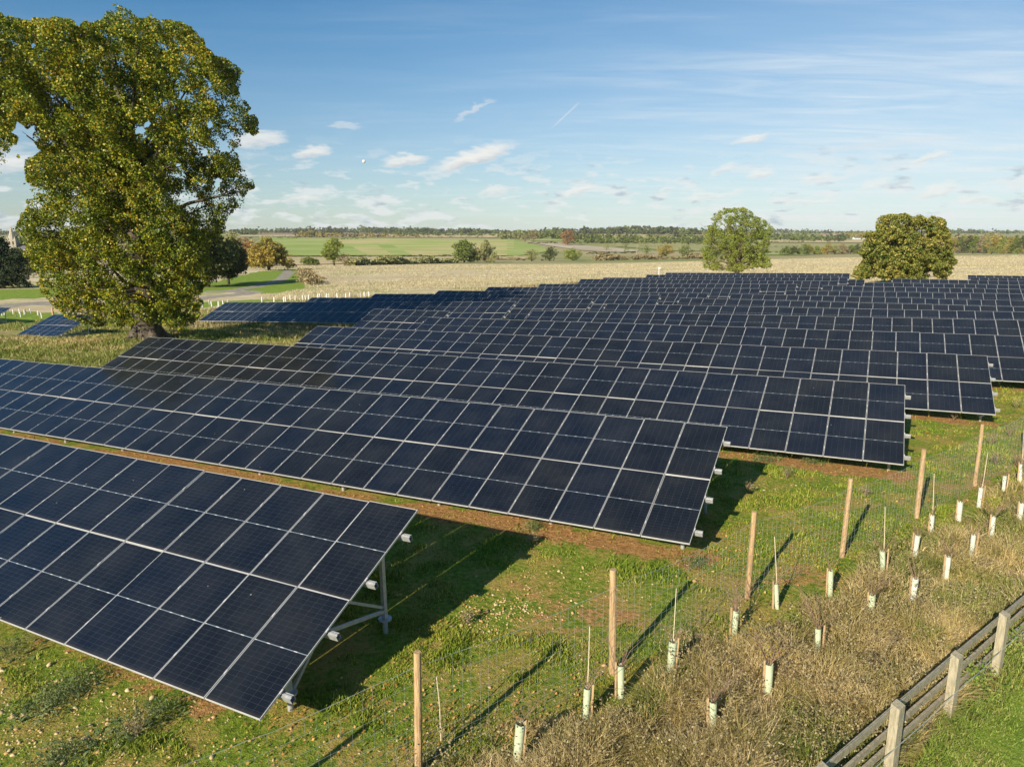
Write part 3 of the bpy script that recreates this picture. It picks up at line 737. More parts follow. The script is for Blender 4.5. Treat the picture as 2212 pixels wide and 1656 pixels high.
for j, (h_, tk) in enumerate([(.96, .11), (.66, .10), (.36, .10), (.08, .10)]):
    for i in range(0, len(rp) - 1):
        b = MB(); a_ = rp[i] + nd_ * .088 - td * .0; c_ = rp[i + 1] + nd_ * .088
        za = h_ + .018 * math.sin(i * 5.1 + j * 2.3); zc = h_ + .018 * math.sin((i + 1) * 5.1 + j * 2.3)
        gap = td * .004
        A, B_ = a_ + Vector((0, 0, za)) + gap, c_ + Vector((0, 0, zc)) - gap
        b.bar(loc(rf, A), loc(rf, B_), .036, tk, up=(0, 0, 1)); b.obj('rail', M_grey, rf)
b = MB()
for h_, r_ in ((1.12, .0022), (.52, .006)):
    pts = []
    for i in range(len(rp)):
        for t in (0, .5):
            if i == len(rp) - 1 and t: break
            p = rp[i] if t == 0 else (rp[i] + rp[i + 1]) / 2
            off_ = nd_ * (.03 if h_ > 1 else -.06)
            pts.append(loc(rf, p + off_ + Vector((0, 0, h_ - (.03 if t else 0)))))
    b.tube(pts, r_, 5, 0, False)
b.obj('strand_wire', M_wire, rf)

# ------------------------------------------------------------------ tree shelters
def shelter(bx, by, tx, ty, side, cane, twig, label, sp=False, big=1.0):
    p = gp(bx, by, FZ0); p.z = gz(p.x, p.y)
    v = rays(np.array([tx]), np.array([ty]))[0]; t_ = math.hypot(p.x, p.y) / math.hypot(v[0], v[1]); top = Vector((v[0] * t_, v[1] * t_, CAM_H + v[2] * t_))
    H_ = max(.52, min(.74, (top.z - p.z) * 1.06)); lean = (top - p); lean.z = 0
    o = empty('tree_shelter', p, label, 'tree guard', 'plastic tree shelters with stakes beside the mesh fence')
    h1 = lean + Vector((0, 0, H_)); b = MB()
    n_ = 12; r0, r1 = .052 * big, .060 * big
    pts = [Vector((0, 0, -.05)), h1 * .5, h1]
    b.tube(pts, [r0, (r0 + r1) / 2, r1], n_, 0, False)
    b.tube(pts[::-1], [r1 - .009, (r0 + r1) / 2 - .009, r0 - .009], n_, 0, False)
    b.obj('tube', M_tube if not sp else M_tubew, o, True)
    b = MB(); sx = side * .085; ls = lean * .5
    b.bar((sx, -.01, -.1), (sx + ls.x + .01 * side, -.01 + ls.y, H_ + .07), .03, .03); b.obj('stake', M_stake, o)
    if cane:
        v = rays(np.array([cane[0]]), np.array([cane[1]]))[0]; q = Vector((v[0] * t_, v[1] * t_, CAM_H + v[2] * t_)) - p
        b = MB(); b.tube([Vector((0, 0, .05)), q * .5 + Vector((.01, 0, 0)), q], [.011, .009, .007], 6); b.obj('cane', M_cane, o)
    if twig:
        b = MB(); r = random.Random(int(bx)); tips = []
        for k in range(5 + int(9 * twig)):
            a = r.uniform(0, 2 * PI); L = r.uniform(.25, .75) * (.7 + twig * .6); q0 = h1 * .9
            q1_ = q0 + Vector((math.cos(a) * L * .25, math.sin(a) * L * .25, L * .5)); q2_ = q1_ + Vector((math.cos(a) * L * r.uniform(.1, .5), math.sin(a) * L * r.uniform(.1, .5), L * r.uniform(.3, .6)))
            b.tube([q0, q1_, q2_], [.006, .004, .002], 4, 0, False); tips += [q1_, q2_]
            for kk in range(2):
                s_ = q1_.lerp(q2_, r.random()); e2 = s_ + Vector((r.uniform(-.15, .15), r.uniform(-.15, .15), r.uniform(.03, .2))); b.tube([s_, e2], [.003, .0015], 3, 0, False); tips.append(e2)
        b.obj('sapling', M_twig, o)
        if twig > .95:
            T_ = np.array([tuple(t) for t in tips]); T_ = np.repeat(T_, 3, 0) + rng.normal(size=(len(T_) * 3, 3)) * .05
            link('leaves', leaf_mesh('leaves', T_, .038, M_yleaf), o)
    return o
M_yleaf = leafmat('yellowing_leaves', [(.22, .13, .03), (.40, .28, .04), (.24, .26, .05)], .3)
SH = [
 (1117, 1645, 1125, 1566, 1, None, .3, 'leaning pale green tree tube at the bottom edge, tall stake on its right', 1.25),
 (1265, 1549, 1269, 1490, 1, (1274, 1352), .3, 'tree tube with a bamboo cane, left of the post nearest the picture centre', 1),
 (1341, 1507, 1341, 1440, -1, None, .4, 'tree tube at the foot of the tall round post with grassy base', 1),
 (1448, 1452, 1454, 1388, 1, (1461, 1270), .2, 'wide pale tree tube with a tall cane, right of the centre post', 1.25),
 (1586, 1372, 1590, 1323, -1, None, .9, 'tree tube with brown bushy twigs just below the third round post', 1),
 (1539, 1585, 1540, 1518, -1, None, .8, 'tree tube holding a forked bare sapling near the bottom edge', 1),
 (1679, 1314, 1676, 1263, -1, (1673, 1158), .2, 'narrow tree tube with a cane, right of the third round post', .8),
 (1793, 1287, 1794, 1235, -1, None, .5, 'tree tube below the fourth round post, its stake on the left', 1),
 (1907, 1238, 1906, 1193, 1, (1912, 1094), .3, 'tree tube with a tall thin cane, right of the fourth round post', 1),
 (1880, 1337, 1883, 1288, -1, None, .9, 'wide green tree tube with brown leaves on its twigs, amid dry grass', 1.2),
 (1766, 1414, 1767, 1360, 1, None, .8, 'tree tube mostly hidden behind its own brown stake in the dry grass', .9),
 (1659, 1494, 1661, 1441, -1, None, 1.0, 'pale green tree tube under a yellow-leaved sapling in the dry grass', 1.2),
 (1971, 1299, 1977, 1254, -1, None, .5, 'whitish leaning tree tube midway between the wire and the rail fences', 1.1),
 (2044, 1250, 2048, 1211, -1, None, .4, 'small tree tube with its stake in front, higher up the dry strip', .9),
 (1976, 1200, 1982, 1161, -1, None, .4, 'leaning white tree tube left of a brown stake, below the fifth post', 1),
 (2096, 1210, 2103, 1158, 1, None, .4, 'tall slim white tube near the right edge, stake on its right', .9),
 (2012, 1155, 2013, 1115, -1, (2018, 1022), .2, 'white tree tube with cane, just right of the fifth round post', 1),
 (2071, 1123, 2073, 1091, -1, None, .2, 'short square-looking white tree tube beside a taller stake', 1.2),
 (2142, 1160, 2146, 1118, -1, None, 1.0, 'tree tube with an orange-leaved sapling near the right edge', .9),
 (2202, 1127, 2207, 1089, -1, None, .2, 'white tree tube touching the right picture edge', 1),
 (2114, 1093, 2119, 1055, 1, (2134, 977), .4, 'white tube with a slanting cane below the sixth round post', 1),
 (2167, 1062, 2170, 1032, 1, None, .6, 'distant small tree tube among weeds near the right edge', .9),
 (2204, 1040, 2204, 1004, -1, (2212, 930), .3, 'farthest tree tube with cane at the right picture edge', .9)]
for i, (bx, by, tx, ty, sd, cn_, tw, lb, bg_) in enumerate(SH): shelter(bx, by, tx, ty, sd, cn_, tw, lb, i > 11, bg_)
p = gp(953, 1600); p.z = gz(p.x, p.y)
o = empty('planting_cane', p, 'thin bare cane leaning on its own right of the nearest round post', 'cane')
b = MB(); b.tube([(0, 0, -.1), (-.01, 0, .6), (-.05, .03, 1.05)], [.012, .01, .009], 6); b.obj('cane', M_cane, o)
b = MB(); b.tube([(0.02, 0, 0), (.04, .02, .35)], [.005, .003], 4); b.tube([(0.02, 0, .1), (-.04, .02, .3)], [.004, .002], 4); b.obj('twig', M_twig, o)

# far shelters beyond the rows: too small to show parts
fs = MB(); fs.tube([(0, 0, 0), (.02, 0, .75)], .085, 6); fs.bar((.13, 0, 0), (.13, 0, .85), .05, .05, 1)
fsm = fs.mesh('tree_shelter', [M_soilw, M_stake])
for i, (x, y) in enumerate([(20, 217), (105, 208), (163, 207), (207, 200), (548, 168), (655, 168), (742, 165), (760, 165), (800, 150), (843, 153), (910, 150), (937, 150), (962, 148), (1045, 138), (1120, 135), (1143, 133), (1215, 133), (1275, 132), (1290, 132), (1328, 125), (1422, 128), (1455, 120), (1497, 118), (1540, 115), (85, 190), (243, 185), (1065, 135), (1180, 133)]):
    q = hit((800 + x * .45208) / 1.85172, (1130 + y * .45208) / 1.85172 + 1)
    o = link('tree_shelter', fsm); o.location = q; o.rotation_euler = (random.uniform(-.1, .1), random.uniform(-.1, .1), random.random() * 6)
    tag(o, 'tiny white tree tube in the planted strip beyond the farthest left row', 'tree guard', 'small white tree tubes beyond the left rows')
for i, (x, y) in enumerate([(30, 355), (57, 345), (75, 365), (168, 340), (245, 328), (322, 332), (388, 325), (263, 372), (310, 350), (483, 350), (530, 385), (205, 362)]):
    q = hit(x * .31646 / 1.85172, (1150 + y * .31646) / 1.85172)
    o = link('tree_shelter', fsm); o.location = q; o.rotation_euler = (random.uniform(-.1, .1), random.uniform(-.1, .1), random.random() * 6)
    tag(o, 'small white tree tube on the green bank left of the oak', 'tree guard', 'white tree tubes on the bank left of the oak')

# ------------------------------------------------------------------ big oak
M_oak = leafmat('oak_leaves', [(.028, .060, .009), (.075, .125, .011), (.17, .215, .015), (.34, .31, .020), (.48, .27, .02)], .20, .45, .45)
OKY = 56.0
poly = [(-150, 60), (-60, 20), (5, 30), (35, 40), (70, 36), (105, 40), (150, 40), (172, 62), (190, 48), (218, 44), (228, 22), (255, 10), (285, 25), (298, 40), (322, 28), (345, 47), (385, 47),
        (420, 62), (442, 92), (465, 122), (500, 134), (520, 152), (514, 196), (532, 226), (552, 262), (546, 292), (520, 298), (512, 330), (520, 352), (540, 388), (532, 452), (500, 462), (486, 500),
        (468, 520), (450, 560), (446, 600), (432, 640), (434, 690), (395, 712), (352, 706), (318, 698), (280, 702), (250, 710), (200, 704), (150, 690), (110, 655), (85, 615), (62, 560), (36, 510), (46, 450), (58, 395),
        (48, 340), (80, 325), (62, 285), (40, 262), (28, 300), (18, 350), (0, 372), (-60, 330), (-150, 260)]
holes = [(298, 280, 11), (318, 268, 7), (60, 300, 20), (48, 420, 24), (395, 210, 8), (440, 330, 10), (455, 270, 7), (470, 400, 10), (385, 360, 7), (70, 100, 6), (415, 440, 7), (485, 320, 10)]
oak = empty('oak_tree', (0, 0, 0), 'huge old oak with dense yellow-green autumn crown towering at left', 'tree')
ob = at(318, 735, OKY); ob.z = gz(ob.x, ob.y); oak.location = ob
def toD(P):
    P = np.asarray(P, float); q = P - np.array([0, 0, CAM_H])
    d_ = q[:, 1] * cpz - q[:, 2] * spz; u_ = q[:, 1] * spz + q[:, 2] * cpz
    return 1106 + 1546.2 * q[:, 0] / d_, 828 - 1546.2 * u_ / d_
def outline_crown(poly, holes, Yc, o, nleaf, lsize, m_, step, r0, r1, deep, jitpx, name='crown', tuft=60, tr_=.33, cut=.34, sc=1.0):
    """fill a real crown volume whose outline seen from the front is poly"""
    pa = np.array(poly, float); xs0, xs1, ya, yb = pa[:, 0].min(), pa[:, 0].max(), pa[:, 1].min(), pa[:, 1].max()
    px_ = rng.uniform(xs0, xs1, 7000); py_ = rng.uniform(ya, yb, 7000); ok = inpoly(px_, py_, poly); px_, py_ = px_[ok], py_[ok]
    rows_ = {}
    for q in range(24):
        yy = ya + (yb - ya) * (q + .5) / 24; m_r = np.abs(py_ - yy) < (yb - ya) / 20
        rows_[yy] = (px_[m_r].min(), px_[m_r].max()) if m_r.any() else (xs0, xs1)
    ky = np.array(list(rows_.keys())); lo = np.array([v[0] for v in rows_.values()]); hi = np.array([v[1] for v in rows_.values()])
    cen = []; rad = []; mpp = Yc / 1546.2
    for x, y in zip(px_, py_):
        l_, h_ = np.interp(y, ky, lo), np.interp(y, ky, hi); hw_ = max(10, (h_ - l_) / 2); cx_ = (l_ + h_) / 2
        k = max(0, 1 - ((x - cx_) / hw_) ** 2) ** .5
        dpt = hw_ * mpp * deep * k + .5; t = random.choice((-1, -1, -1, 1, 1, random.uniform(-1, 1), random.uniform(-1, 1)))
        r_ = random.uniform(r0, r1)
        if any((x - hx) ** 2 + (y - hy) ** 2 < (hr + r0 / mpp * .9) ** 2 for hx, hy, hr in holes): continue
        P = at(x, y, Yc + t * dpt * random.uniform(.75, 1))
        if cen and ((np.array(cen) - np.array(P)) ** 2).sum(1).min() < step ** 2: continue
        cen.append(tuple(P)); rad.append(r_)
        if len(cen) > 430: break
    cen = np.array(cen); rad = np.array(rad)
    Lp, Ln = blob_points(cen, rad, nleaf, .85, .45, tuft, tr_)
    dxp, dyp = toD(Lp); jit = (vnoise(dxp, dyp, .09 * 22 / jitpx, 3) - .5) * jitpx
    keep = inpoly(dxp + jit, dyp + jit * .6, poly)
    hn = vnoise(dxp, dyp, .10 * 22 / jitpx, 51) * .7 + vnoise(dxp, dyp, .3 * 22 / jitpx, 52) * .5
    for hx, hy, hr in holes: keep &= (dxp - hx) ** 2 + (dyp - hy) ** 2 > (hr * 1.5 * np.clip(hn, 0, 1.1)) ** 2
    keep &= vnoise(Lp[:, 0] + Lp[:, 2] * .5, Lp[:, 1] + Lp[:, 2] * .8, sc, 5) > cut
    keep &= vnoise(Lp[:, 0] * .7 - Lp[:, 2] * .5, Lp[:, 1] + Lp[:, 2] * .6, 2.6 * sc, 11) > cut * .6
    Lp, Ln = Lp[keep], Ln[keep]
    link(name, leaf_mesh(name, Lp - np.array(o.location), lsize, m_, Ln * .5 + np.array([0, 0, .25])), o)
    return cen
cen = outline_crown(poly, holes, OKY, oak, 980000, .145, M_oak, 1.8, .7, 2.0, .72, 26, tuft=60, tr_=.34, cut=.43)
b = MB()
tr = [Vector((0, 0, -.4)), Vector((0, 0, .5)), Vector((.1, 0, 2.0)), Vector((.1, .1, 4.5)), Vector((-.3, .2, 8)), Vector((.2, .4, 12.5)), Vector((0, .3, 17)), Vector((-.5, 0, 22))]
b.tube(tr, [1.45, 1.15, .98, .95, .85, .62, .42, .15], 18)
for k in range(5):
    a = k * 1.3 + .4; b.tube([Vector((math.cos(a) * 1.75, math.sin(a) * 1.75, -.4)), Vector((math.cos(a) * 1.0, math.sin(a) * 1.0, .45)), Vector((math.cos(a) * .5, math.sin(a) * .5, 1.8))], [.5, .42, .25], 8)
b.obj('trunk', M_bark, oak, True)
b = MB()
sel = [k for k in rng.permutation(len(cen)) if toD(cen[k:k + 1])[0][0] > 20][:60]
for k in sel:
    e1 = Vector(cen[k]) - ob; e1 = e1 * .9 + Vector((0, 0, e1.z * .06)); hgt = max(3.0, min(e1.z * random.uniform(.35, .75), 19)); s0 = Vector((0.1 * math.sin(hgt), .2, hgt)); r0 = .10 + .012 * (24 - hgt)
    mid_ = s0.lerp(e1, .5) + Vector((random.uniform(-1, 1), random.uniform(-1, 1), random.uniform(-.6, 1.2)))
    b.tube([s0, s0.lerp(mid_, .5) + Vector((0, 0, .3)), mid_, e1], [r0, r0 * .7, r0 * .45, .03], 7, 0, False)
    for q in range(3):
        e2 = e1 + Vector((random.gauss(0, .6), random.gauss(0, .6), random.gauss(0, .45))); b.tube([mid_.lerp(e1, .6), e2], [.05, .015], 4, 0, False)
b.obj('limbs', M_bark, oak, True)

# ------------------------------------------------------------------ other trees
LM = {
 'chestnut': leafmat('chestnut_leaves', [(.07, .12, .02), (.16, .21, .035), (.34, .31, .07), (.50, .37, .09)], .3, .5, .35),
 'ash': leafmat('ash_leaves', [(.18, .24, .04), (.28, .34, .06), (.42, .40, .10)], .4, .5, .3),
 'dark': leafmat('dark_leaves', [(.045, .075, .02), (.085, .11, .025), (.17, .14, .045)], .25, .6, .25),
 'gold': leafmat('gold_leaves', [(.15, .17, .04), (.36, .29, .06), (.50, .33, .07)], .3, .6, .15),
 'green': leafmat('mid_green_leaves', [(.09, .14, .03), (.17, .22, .04), (.28, .29, .07)], .3, .6, .12),
 'pale': leafmat('pale_leaves', [(.22, .24, .09), (.34, .34, .13), (.44, .40, .19)], .3, .6, .12),
 'brown': leafmat('brown_leaves', [(.19, .16, .08), (.31, .25, .13), (.42, .32, .17)], .2, .7, .12),
 'fir': leafmat('fir_needles', [(.022, .042, .016), (.035, .058, .022), (.06, .075, .03)], .1, .7, .4),
 'rust': leafmat('rust_leaves', [(.16, .11, .05), (.30, .17, .07), (.38, .21, .08)], .2, .7, .12)}
def tree(name, x, yb, yt, wpx, kind, label, group=None, n=1500, shape='round', Y=None, bark=None, clumps=22, trunk=.12, cat='tree', dens=1.0, leaf=None, shell=.5):
    base = hit(x, yb) if Y is None else at(x, yb, Y)
    if Y is not None: base.z = gz(base.x, base.y)
    top = at(x, yt, base.y); H_ = top.z - base.z; W_ = wpx * base.y / 1546.2
    o = empty(name, base, label, cat, group)
    cs = []; rs = []
    z0 = H_ * trunk
    for k in range(clumps):
        t = (k + .5) / clumps; zz = t
        if shape == 'round': rr = math.sqrt(max(0, 1 - (2 * zz - 1) ** 2)) * .5 + .04
        elif shape == 'dome': rr = .5 * math.sqrt(max(0, 1 - zz ** 2.2)) + .02
        elif shape == 'egg': rr = .5 * math.sqrt(max(0, 1 - (1.5 * zz - .62) ** 2)) + .01
        elif shape == 'cone': rr = .5 * (1 - zz) + .02
        else: rr = .5 * (1 - zz ** 3)
        for q in range(2 if rr > .25 else 1):
            a = rng.uniform(0, 2 * PI); cr_ = W_ * (.115 + .06 * rng.random()) * (1 if shape != 'cone' else .6)
            d_ = max(0, W_ * rr - cr_ * .55) * (rng.uniform(.55, 1.0) if q == 0 else rng.uniform(.1, .9))
            cs.append((math.cos(a) * d_, math.sin(a) * d_, z0 + cr_ * .6 + zz * (H_ - z0 - cr_ * 1.5))); rs.append(cr_)
    Pn, Nn = blob_points(cs, rs, int(n * 1.7), .8, shell, 14, .42)
    link('crown', leaf_mesh('crown', Pn, leaf or max(W_ / 25, .12), LM[kind], Nn * .5 + np.array([0, 0, .2])), o)
    b = MB(); rt = max(.06, W_ * .028)
    b.tube([(0, 0, -.3), (0, 0, H_ * .15), (.05 * W_ * .3, 0, H_ * .4), (0, 0, H_ * .85)], [rt * 1.3, rt, rt * .7, rt * .1], 8)
    if n > 2500:
        for k in range(0, len(cs), 2):
            e1 = Vector(cs[k]); s0 = Vector((0, 0, max(H_ * .1, e1.z * .45))); m_ = s0.lerp(e1, .5) + Vector((0, 0, H_ * .04)); b.tube([s0, m_, e1], [rt * .4, rt * .25, rt * .06], 5, 0, False)
            for q in range(3 if dens >= 1 else 4):
                e2 = e1 + Vector(tuple(rng.normal(size=3) * W_ * .07)); b.tube([s0.lerp(e1, .75), s0.lerp(e1, .9).lerp(e2, .5), e2], [rt * .12, rt * .08, rt * .03], 3, 0, False)
    b.obj('trunk', bark or M_bark, o, True)
    return o
def open_tree(name, x, yb, Y, pts, k, ox, oy, holes, kind, label, nleaf, leaf, step, r0, r1, bark, cut, nl, twig):
    base = at(x, yb, Y); base.z = gz(base.x, base.y); o = empty(name, base, label, 'tree')
    P = [(ox + a * k, oy + b * k) for a, b in pts]
    cen = outline_crown(P, holes, Y, o, nleaf, leaf, LM[kind], step, r0, r1, .85, 9, tuft=30, tr_=.45, cut=cut, sc=.9)
    b = MB(); H_ = max(c[2] for c in cen) - base.z
    b.tube([(0, 0, -.4), (0, 0, .3), (.1, 0, H_ * .25), (0, 0, H_ * .6), (.2, 0, H_ * .85)], [.75, .55, .42, .24, .06], 10); b.obj('trunk', bark, o, True)
    b = MB()
    for q in rng.permutation(len(cen))[:nl]:
        e1 = Vector(cen[q]) - base; e1 *= .93; s0 = Vector((0, 0, max(1.0, min(e1.z * .55, H_ * .6)))); m_ = s0.lerp(e1, .5) + Vector((0, 0, .5))
        b.tube([s0, m_, e1], [.17, .09, .03], 6, 0, False)
        for w_ in range(twig):
            e2 = e1 + Vector(tuple(rng.normal(size=3) * .8)); b.tube([m_.lerp(e1, .7), e2], [.035, .012], 3, 0, False)
    b.obj('limbs', bark, o, True)
    return o
open_tree('ash_tree', 1592, 588, 150, [(1080, 90), (1220, 85), (1330, 90), (1410, 130), (1440, 180), (1530, 200), (1600, 260), (1640, 300), (1640, 370), (1610, 420), (1610, 480), (1590, 560), (1600, 640), (1640, 720), (1560, 760), (1480, 730), (1400, 770), (1330, 750), (1280, 790), (1180, 800), (1100, 770), (1000, 790), (960, 770), (880, 760), (830, 720), (860, 640), (830, 560), (870, 500), (830, 440), (900, 380), (905, 300), (960, 260), (960, 190), (1000, 150)],
    .1953, 1350, 432, [(1567, 570, 5), (1592, 486, 4), (1620, 500, 4), (1560, 492, 4), (1640, 520, 4), (1604, 560, 3)], 'ash', 'round pale green tree with bare twigs showing, behind the far rows', 90000, .20, 1.5, .7, 1.25, M_lbark, .36, 70, 8)
open_tree('chestnut_tree', 1975, 626, 118, [(750, 190), (815, 155), (900, 140), (1040, 130), (1110, 165), (1190, 145), (1260, 190), (1300, 160), (1420, 185), (1450, 240), (1460, 300), (1500, 350), (1510, 420), (1495, 480), (1500, 530), (1530, 570), (1550, 620), (1500, 690), (1490, 740), (1440, 780), (1360, 770), (1300, 730), (1270, 770), (1180, 780), (1000, 790), (900, 790), (830, 790), (790, 770), (700, 760), (620, 790), (540, 770), (490, 740), (540, 680), (600, 610), (610, 560), (575, 520), (620, 470), (610, 400), (640, 340), (700, 310), (750, 300)],
    .21875, 1728.1, 432, [(2035, 524, 4), (2010, 590, 6), (1990, 500, 3)], 'chestnut', 'broad golden-green chestnut tree overhanging the far rows at right', 130000, .26, 1.5, .8, 1.4, M_bark, .33, 50, 3)
tree('chestnut_tree', 581, 584, 510, 104, 'gold', 'rounded golden tree beside the gravel track, right of the oak', n=9000, clumps=34, trunk=.08, shape='wide')
tree('chestnut_tree', 450, 620, 488, 130, 'dark', 'dark-crowned tree with thick trunk, half hidden behind the oak', n=11000, clumps=34, trunk=.12)
tree('chestnut_tree', 494, 614, 512, 92, 'dark', 'dark rusty tree with slim trunk on the lawn right of the oak', n=9000, clumps=30, trunk=.12)
tree('willow_tree', 505, 575, 497, 56, 'pale', 'pale feathery tree top rising behind the dark tree by the oak', n=4000)
tree('broad_tree', 528, 580, 508, 50, 'rust', 'brownish tree between the dark tree and the golden one', n=3000)
tree('fir_tree', 6, 622, 505, 70, 'fir', 'dark fir cut by the left picture edge', n=12000, shape='dome', clumps=40, trunk=.0)
tree('fir_tree', 42, 622, 532, 56, 'fir', 'dark fir just right of the one at the left edge', n=9000, shape='dome', clumps=34, trunk=.0)
tree('broad_tree', 62, 600, 545, 50, 'dark', 'low dark tree between the firs and the oak crown', n=4000, trunk=.05)
tree('bush', 668, 573, 553, 48, 'green', 'low rounded green bush right of the gravel track end', n=2600, cat='bush', trunk=.0, shape='dome')
tree('ash_tree', 722, 574, 511, 52, 'ash', 'tall pale green tree standing alone at the near hedge', n=4500, dens=.5)
tree('bush', 745, 574, 545, 30, 'brown', 'brown leafless bush leaning on the tall pale tree', n=1500, cat='bush', trunk=.0)
tree('broad_tree', 1003, 567, 512, 68, 'green', 'large dark green tree, left one of the pair in the mid valley', n=5000, trunk=.02, shape='wide')
tree('broad_tree', 1050, 567, 515, 52, 'pale', 'lighter olive tree, right one of the pair in the mid valley', n=4000, trunk=.02, shape='wide')
tree('broad_tree', 1148, 564, 537, 34, 'pale', 'small pale rounded tree left of a dark one in the valley', n=2000, trunk=.02)
tree('broad_tree', 1188, 564, 531, 34, 'dark', 'small dark green tree between two pale ones in the valley', n=2400, trunk=.02)
tree('broad_tree', 1237, 563, 533, 42, 'ash', 'wide pale green tree right of the small dark one', n=2400, trunk=.02, dens=.5)
tree('broad_tree', 1152, 524, 494, 24, 'brown', 'bare brown tree on the far field edge', n=1200, trunk=.15)
tree('broad_tree', 1134, 524, 506, 20, 'brown', 'smaller bare bush-like tree left of the bare brown tree', n=700)
tree('broad_tree', 1226, 530, 493, 36, 'rust', 'big reddish-brown tree alone on the far field edge', n=2600, trunk=.04)
tree('broad_tree', 1437, 555, 525, 42, 'gold', 'orange-brown tree in the hedge before the ash tree', n=2000, trunk=.02)
tree('broad_tree', 1481, 558, 528, 34, 'green', 'compact dark green tree close left of the thin ash tree', n=2000, trunk=.02)
tree('broad_tree', 1396, 549, 528, 24, 'green', 'small grey-green tree left of the orange-brown hedge tree', n=900, trunk=.02)
tree('broad_tree', 1350, 548, 520, 18, 'green', 'slender tree between pasture and hedge, mid right', n=900)
tree('broad_tree', 1310, 541, 526, 20, 'pale', 'little round tree at the pasture edge', n=600)
tree('broad_tree', 549, 509, 495, 22, 'dark', 'lone dark tree on the skyline right of the oak', n=700, trunk=.0, shape='dome')
tree('broad_tree', 668, 511, 495, 30, 'gold', 'pale gold tree clump below the left skyline', n=800, trunk=.0)
tree('broad_tree', 1552, 512, 500, 34, 'gold', 'orange tree by the far green field, left of the ash tree', n=700, trunk=0.)
tree('broad_tree', 1525, 513, 500, 20, 'gold', 'small golden tree on the far skyline edge', n=500, trunk=0.)
for x, y0, y1, w_ in [(1862, 516, 499, 36), (1834, 515, 500, 30)]:
    tree('poplar_tree', x, y0, y1, w_, 'gold', 'golden far tree %s of the village houses' % ('right' if x > 1850 else 'left'), n=900, trunk=0)
# dense wood at the right
r = random.Random(4)
kinds = ['green', 'gold', 'pale', 'dark', 'ash', 'brown', 'green', 'gold']
for i, x in enumerate(np.linspace(1700, 1850, 10)):
    k = kinds[(i * 3) % 8]
    tree('broad_tree', x + r.uniform(-5, 5), 551 - .02 * (x - 1700), 531 - r.uniform(0, 7) - .02 * (x - 1700), r.uniform(24, 34), k, 'mixed autumn tree in the belt between ash and chestnut', 'trees of the belt between ash and chestnut', n=2400, trunk=.0, shape='wide', clumps=14)
for i, x in enumerate(np.linspace(2056, 2240, 13)):
    k = kinds[(i * 5 + 1) % 8]
    tree('broad_tree', x + r.uniform(-5, 5), 546 + .01 * (x - 2050), 512 - r.uniform(0, 9), r.uniform(26, 40), k, 'autumn tree in the wood behind the meadow at the right edge', 'trees of the wood at the right edge', n=2600, trunk=.0, shape='wide', clumps=14)
for i, x in enumerate(np.linspace(2050, 2240, 9)):
    tree('broad_tree', x + r.uniform(-8, 8), 548 + .01 * (x - 2050), 534 - r.uniform(0, 5), r.uniform(18, 30), kinds[(i * 3 + 2) % 8], 'low leafy bush along the front of the right-hand wood', 'bushes fronting the right-hand wood', n=600, trunk=.0, shape='dome', clumps=8)

# ------------------------------------------------------------------ hedges
def hedge(x0, y0, x1, y1, hpx, kind, label, n=2500, wm=1.6, bump_=.5):
    A, B_ = hit(x0, y0), hit(x1, y1); L = (B_ - A).length; m_ = max(6, int(L / 3))
    cs = []; rs = []
    o = empty('hedge', A, label, 'hedge', 'field hedges in the valley')
    h0 = hpx * (A.y + B_.y) / 2 / 1546.2
    for k in range(m_ + 1):
        t = k / m_; q = hit(x0 + (x1 - x0) * t, y0 + (y1 - y0) * t) if L > 60 else A.lerp(B_, t)
        h_ = h0 * (1 - bump_ + bump_ * 1.4 * vnoise(np.array([q.x]), np.array([q.y]), .11, 3)[0])
        cs.append((q.x - A.x, q.y - A.y, q.z - A.z + h_ * .45)); rs.append(max(h_ * .55, .8))
    Pn, Nn = blob_points(cs, rs, n, .9, .5)
    Pn[:, 0] += rng.normal(size=n) * 1.0; z_ = Pn[:, 2]
    link('foliage', leaf_mesh('foliage', Pn, h0 * .24 + .12, LM[kind], Nn * .5), o)
hedge(760, 574, 985, 568, 17, 'pale', 'tall straggly brown hedge at the far edge of the meadow', 9000, bump_=.45)
hedge(640, 556, 1110, 555, 6, 'dark', 'dark clipped hedge below the striped green field', 4000)
hedge(490, 557, 640, 556, 6, 'gold', 'yellowish hedge behind the golden tree', 1500)
hedge(560, 511.5, 1110, 513.5, 3.5, 'dark', 'thin dark hedge along the top of the striped field', 3500)
hedge(708, 519.5, 790, 516, 4, 'dark', 'short dark hedge inside the striped green field', 900)
hedge(1110, 514, 1640, 516.5, 4, 'dark', 'thin hedge on the near side of the horizon woods', 3500)
hedge(1140, 527, 1515, 524.5, 5.5, 'dark', 'dark hedge along the bright green far strip', 3500)
hedge(1270, 549, 1370, 547, 6, 'dark', 'dark hedge behind the small pale valley trees', 1200)
hedge(1290, 563, 1520, 559, 13, 'brown', 'bushy brown hedge behind the meadow, left of the ash', 5000, bump_=.6)
hedge(1640, 547, 1725, 547, 6, 'dark', 'short dark hedge just right of the ash tree', 900)
hedge(1640, 524, 1830, 523, 4, 'dark', 'thin dark hedge right of the ash tree', 1500)
hedge(655, 588, 674, 616, 14, 'brown', 'dry brown grassy hedge along the orange timber barrier', 3000, bump_=.3)
hedge(1060, 561, 1120, 561, 8, 'brown', 'low brown scrub right of the paired trees', 900)
hedge(1380, 533, 1510, 531, 4, 'green', 'faint green hedge inside the olive pasture', 900)
hedge(1640, 534, 1760, 534, 4, 'dark', 'dark hedge crossing the pasture right of the ash', 900)
hedge(1330, 521, 1400, 530, 5, 'brown', 'slanting brown hedge beside the grey weedy field', 800)
hedge(1240, 512, 1500, 511, 4, 'brown', 'faint hedge under the distant farm', 1500)
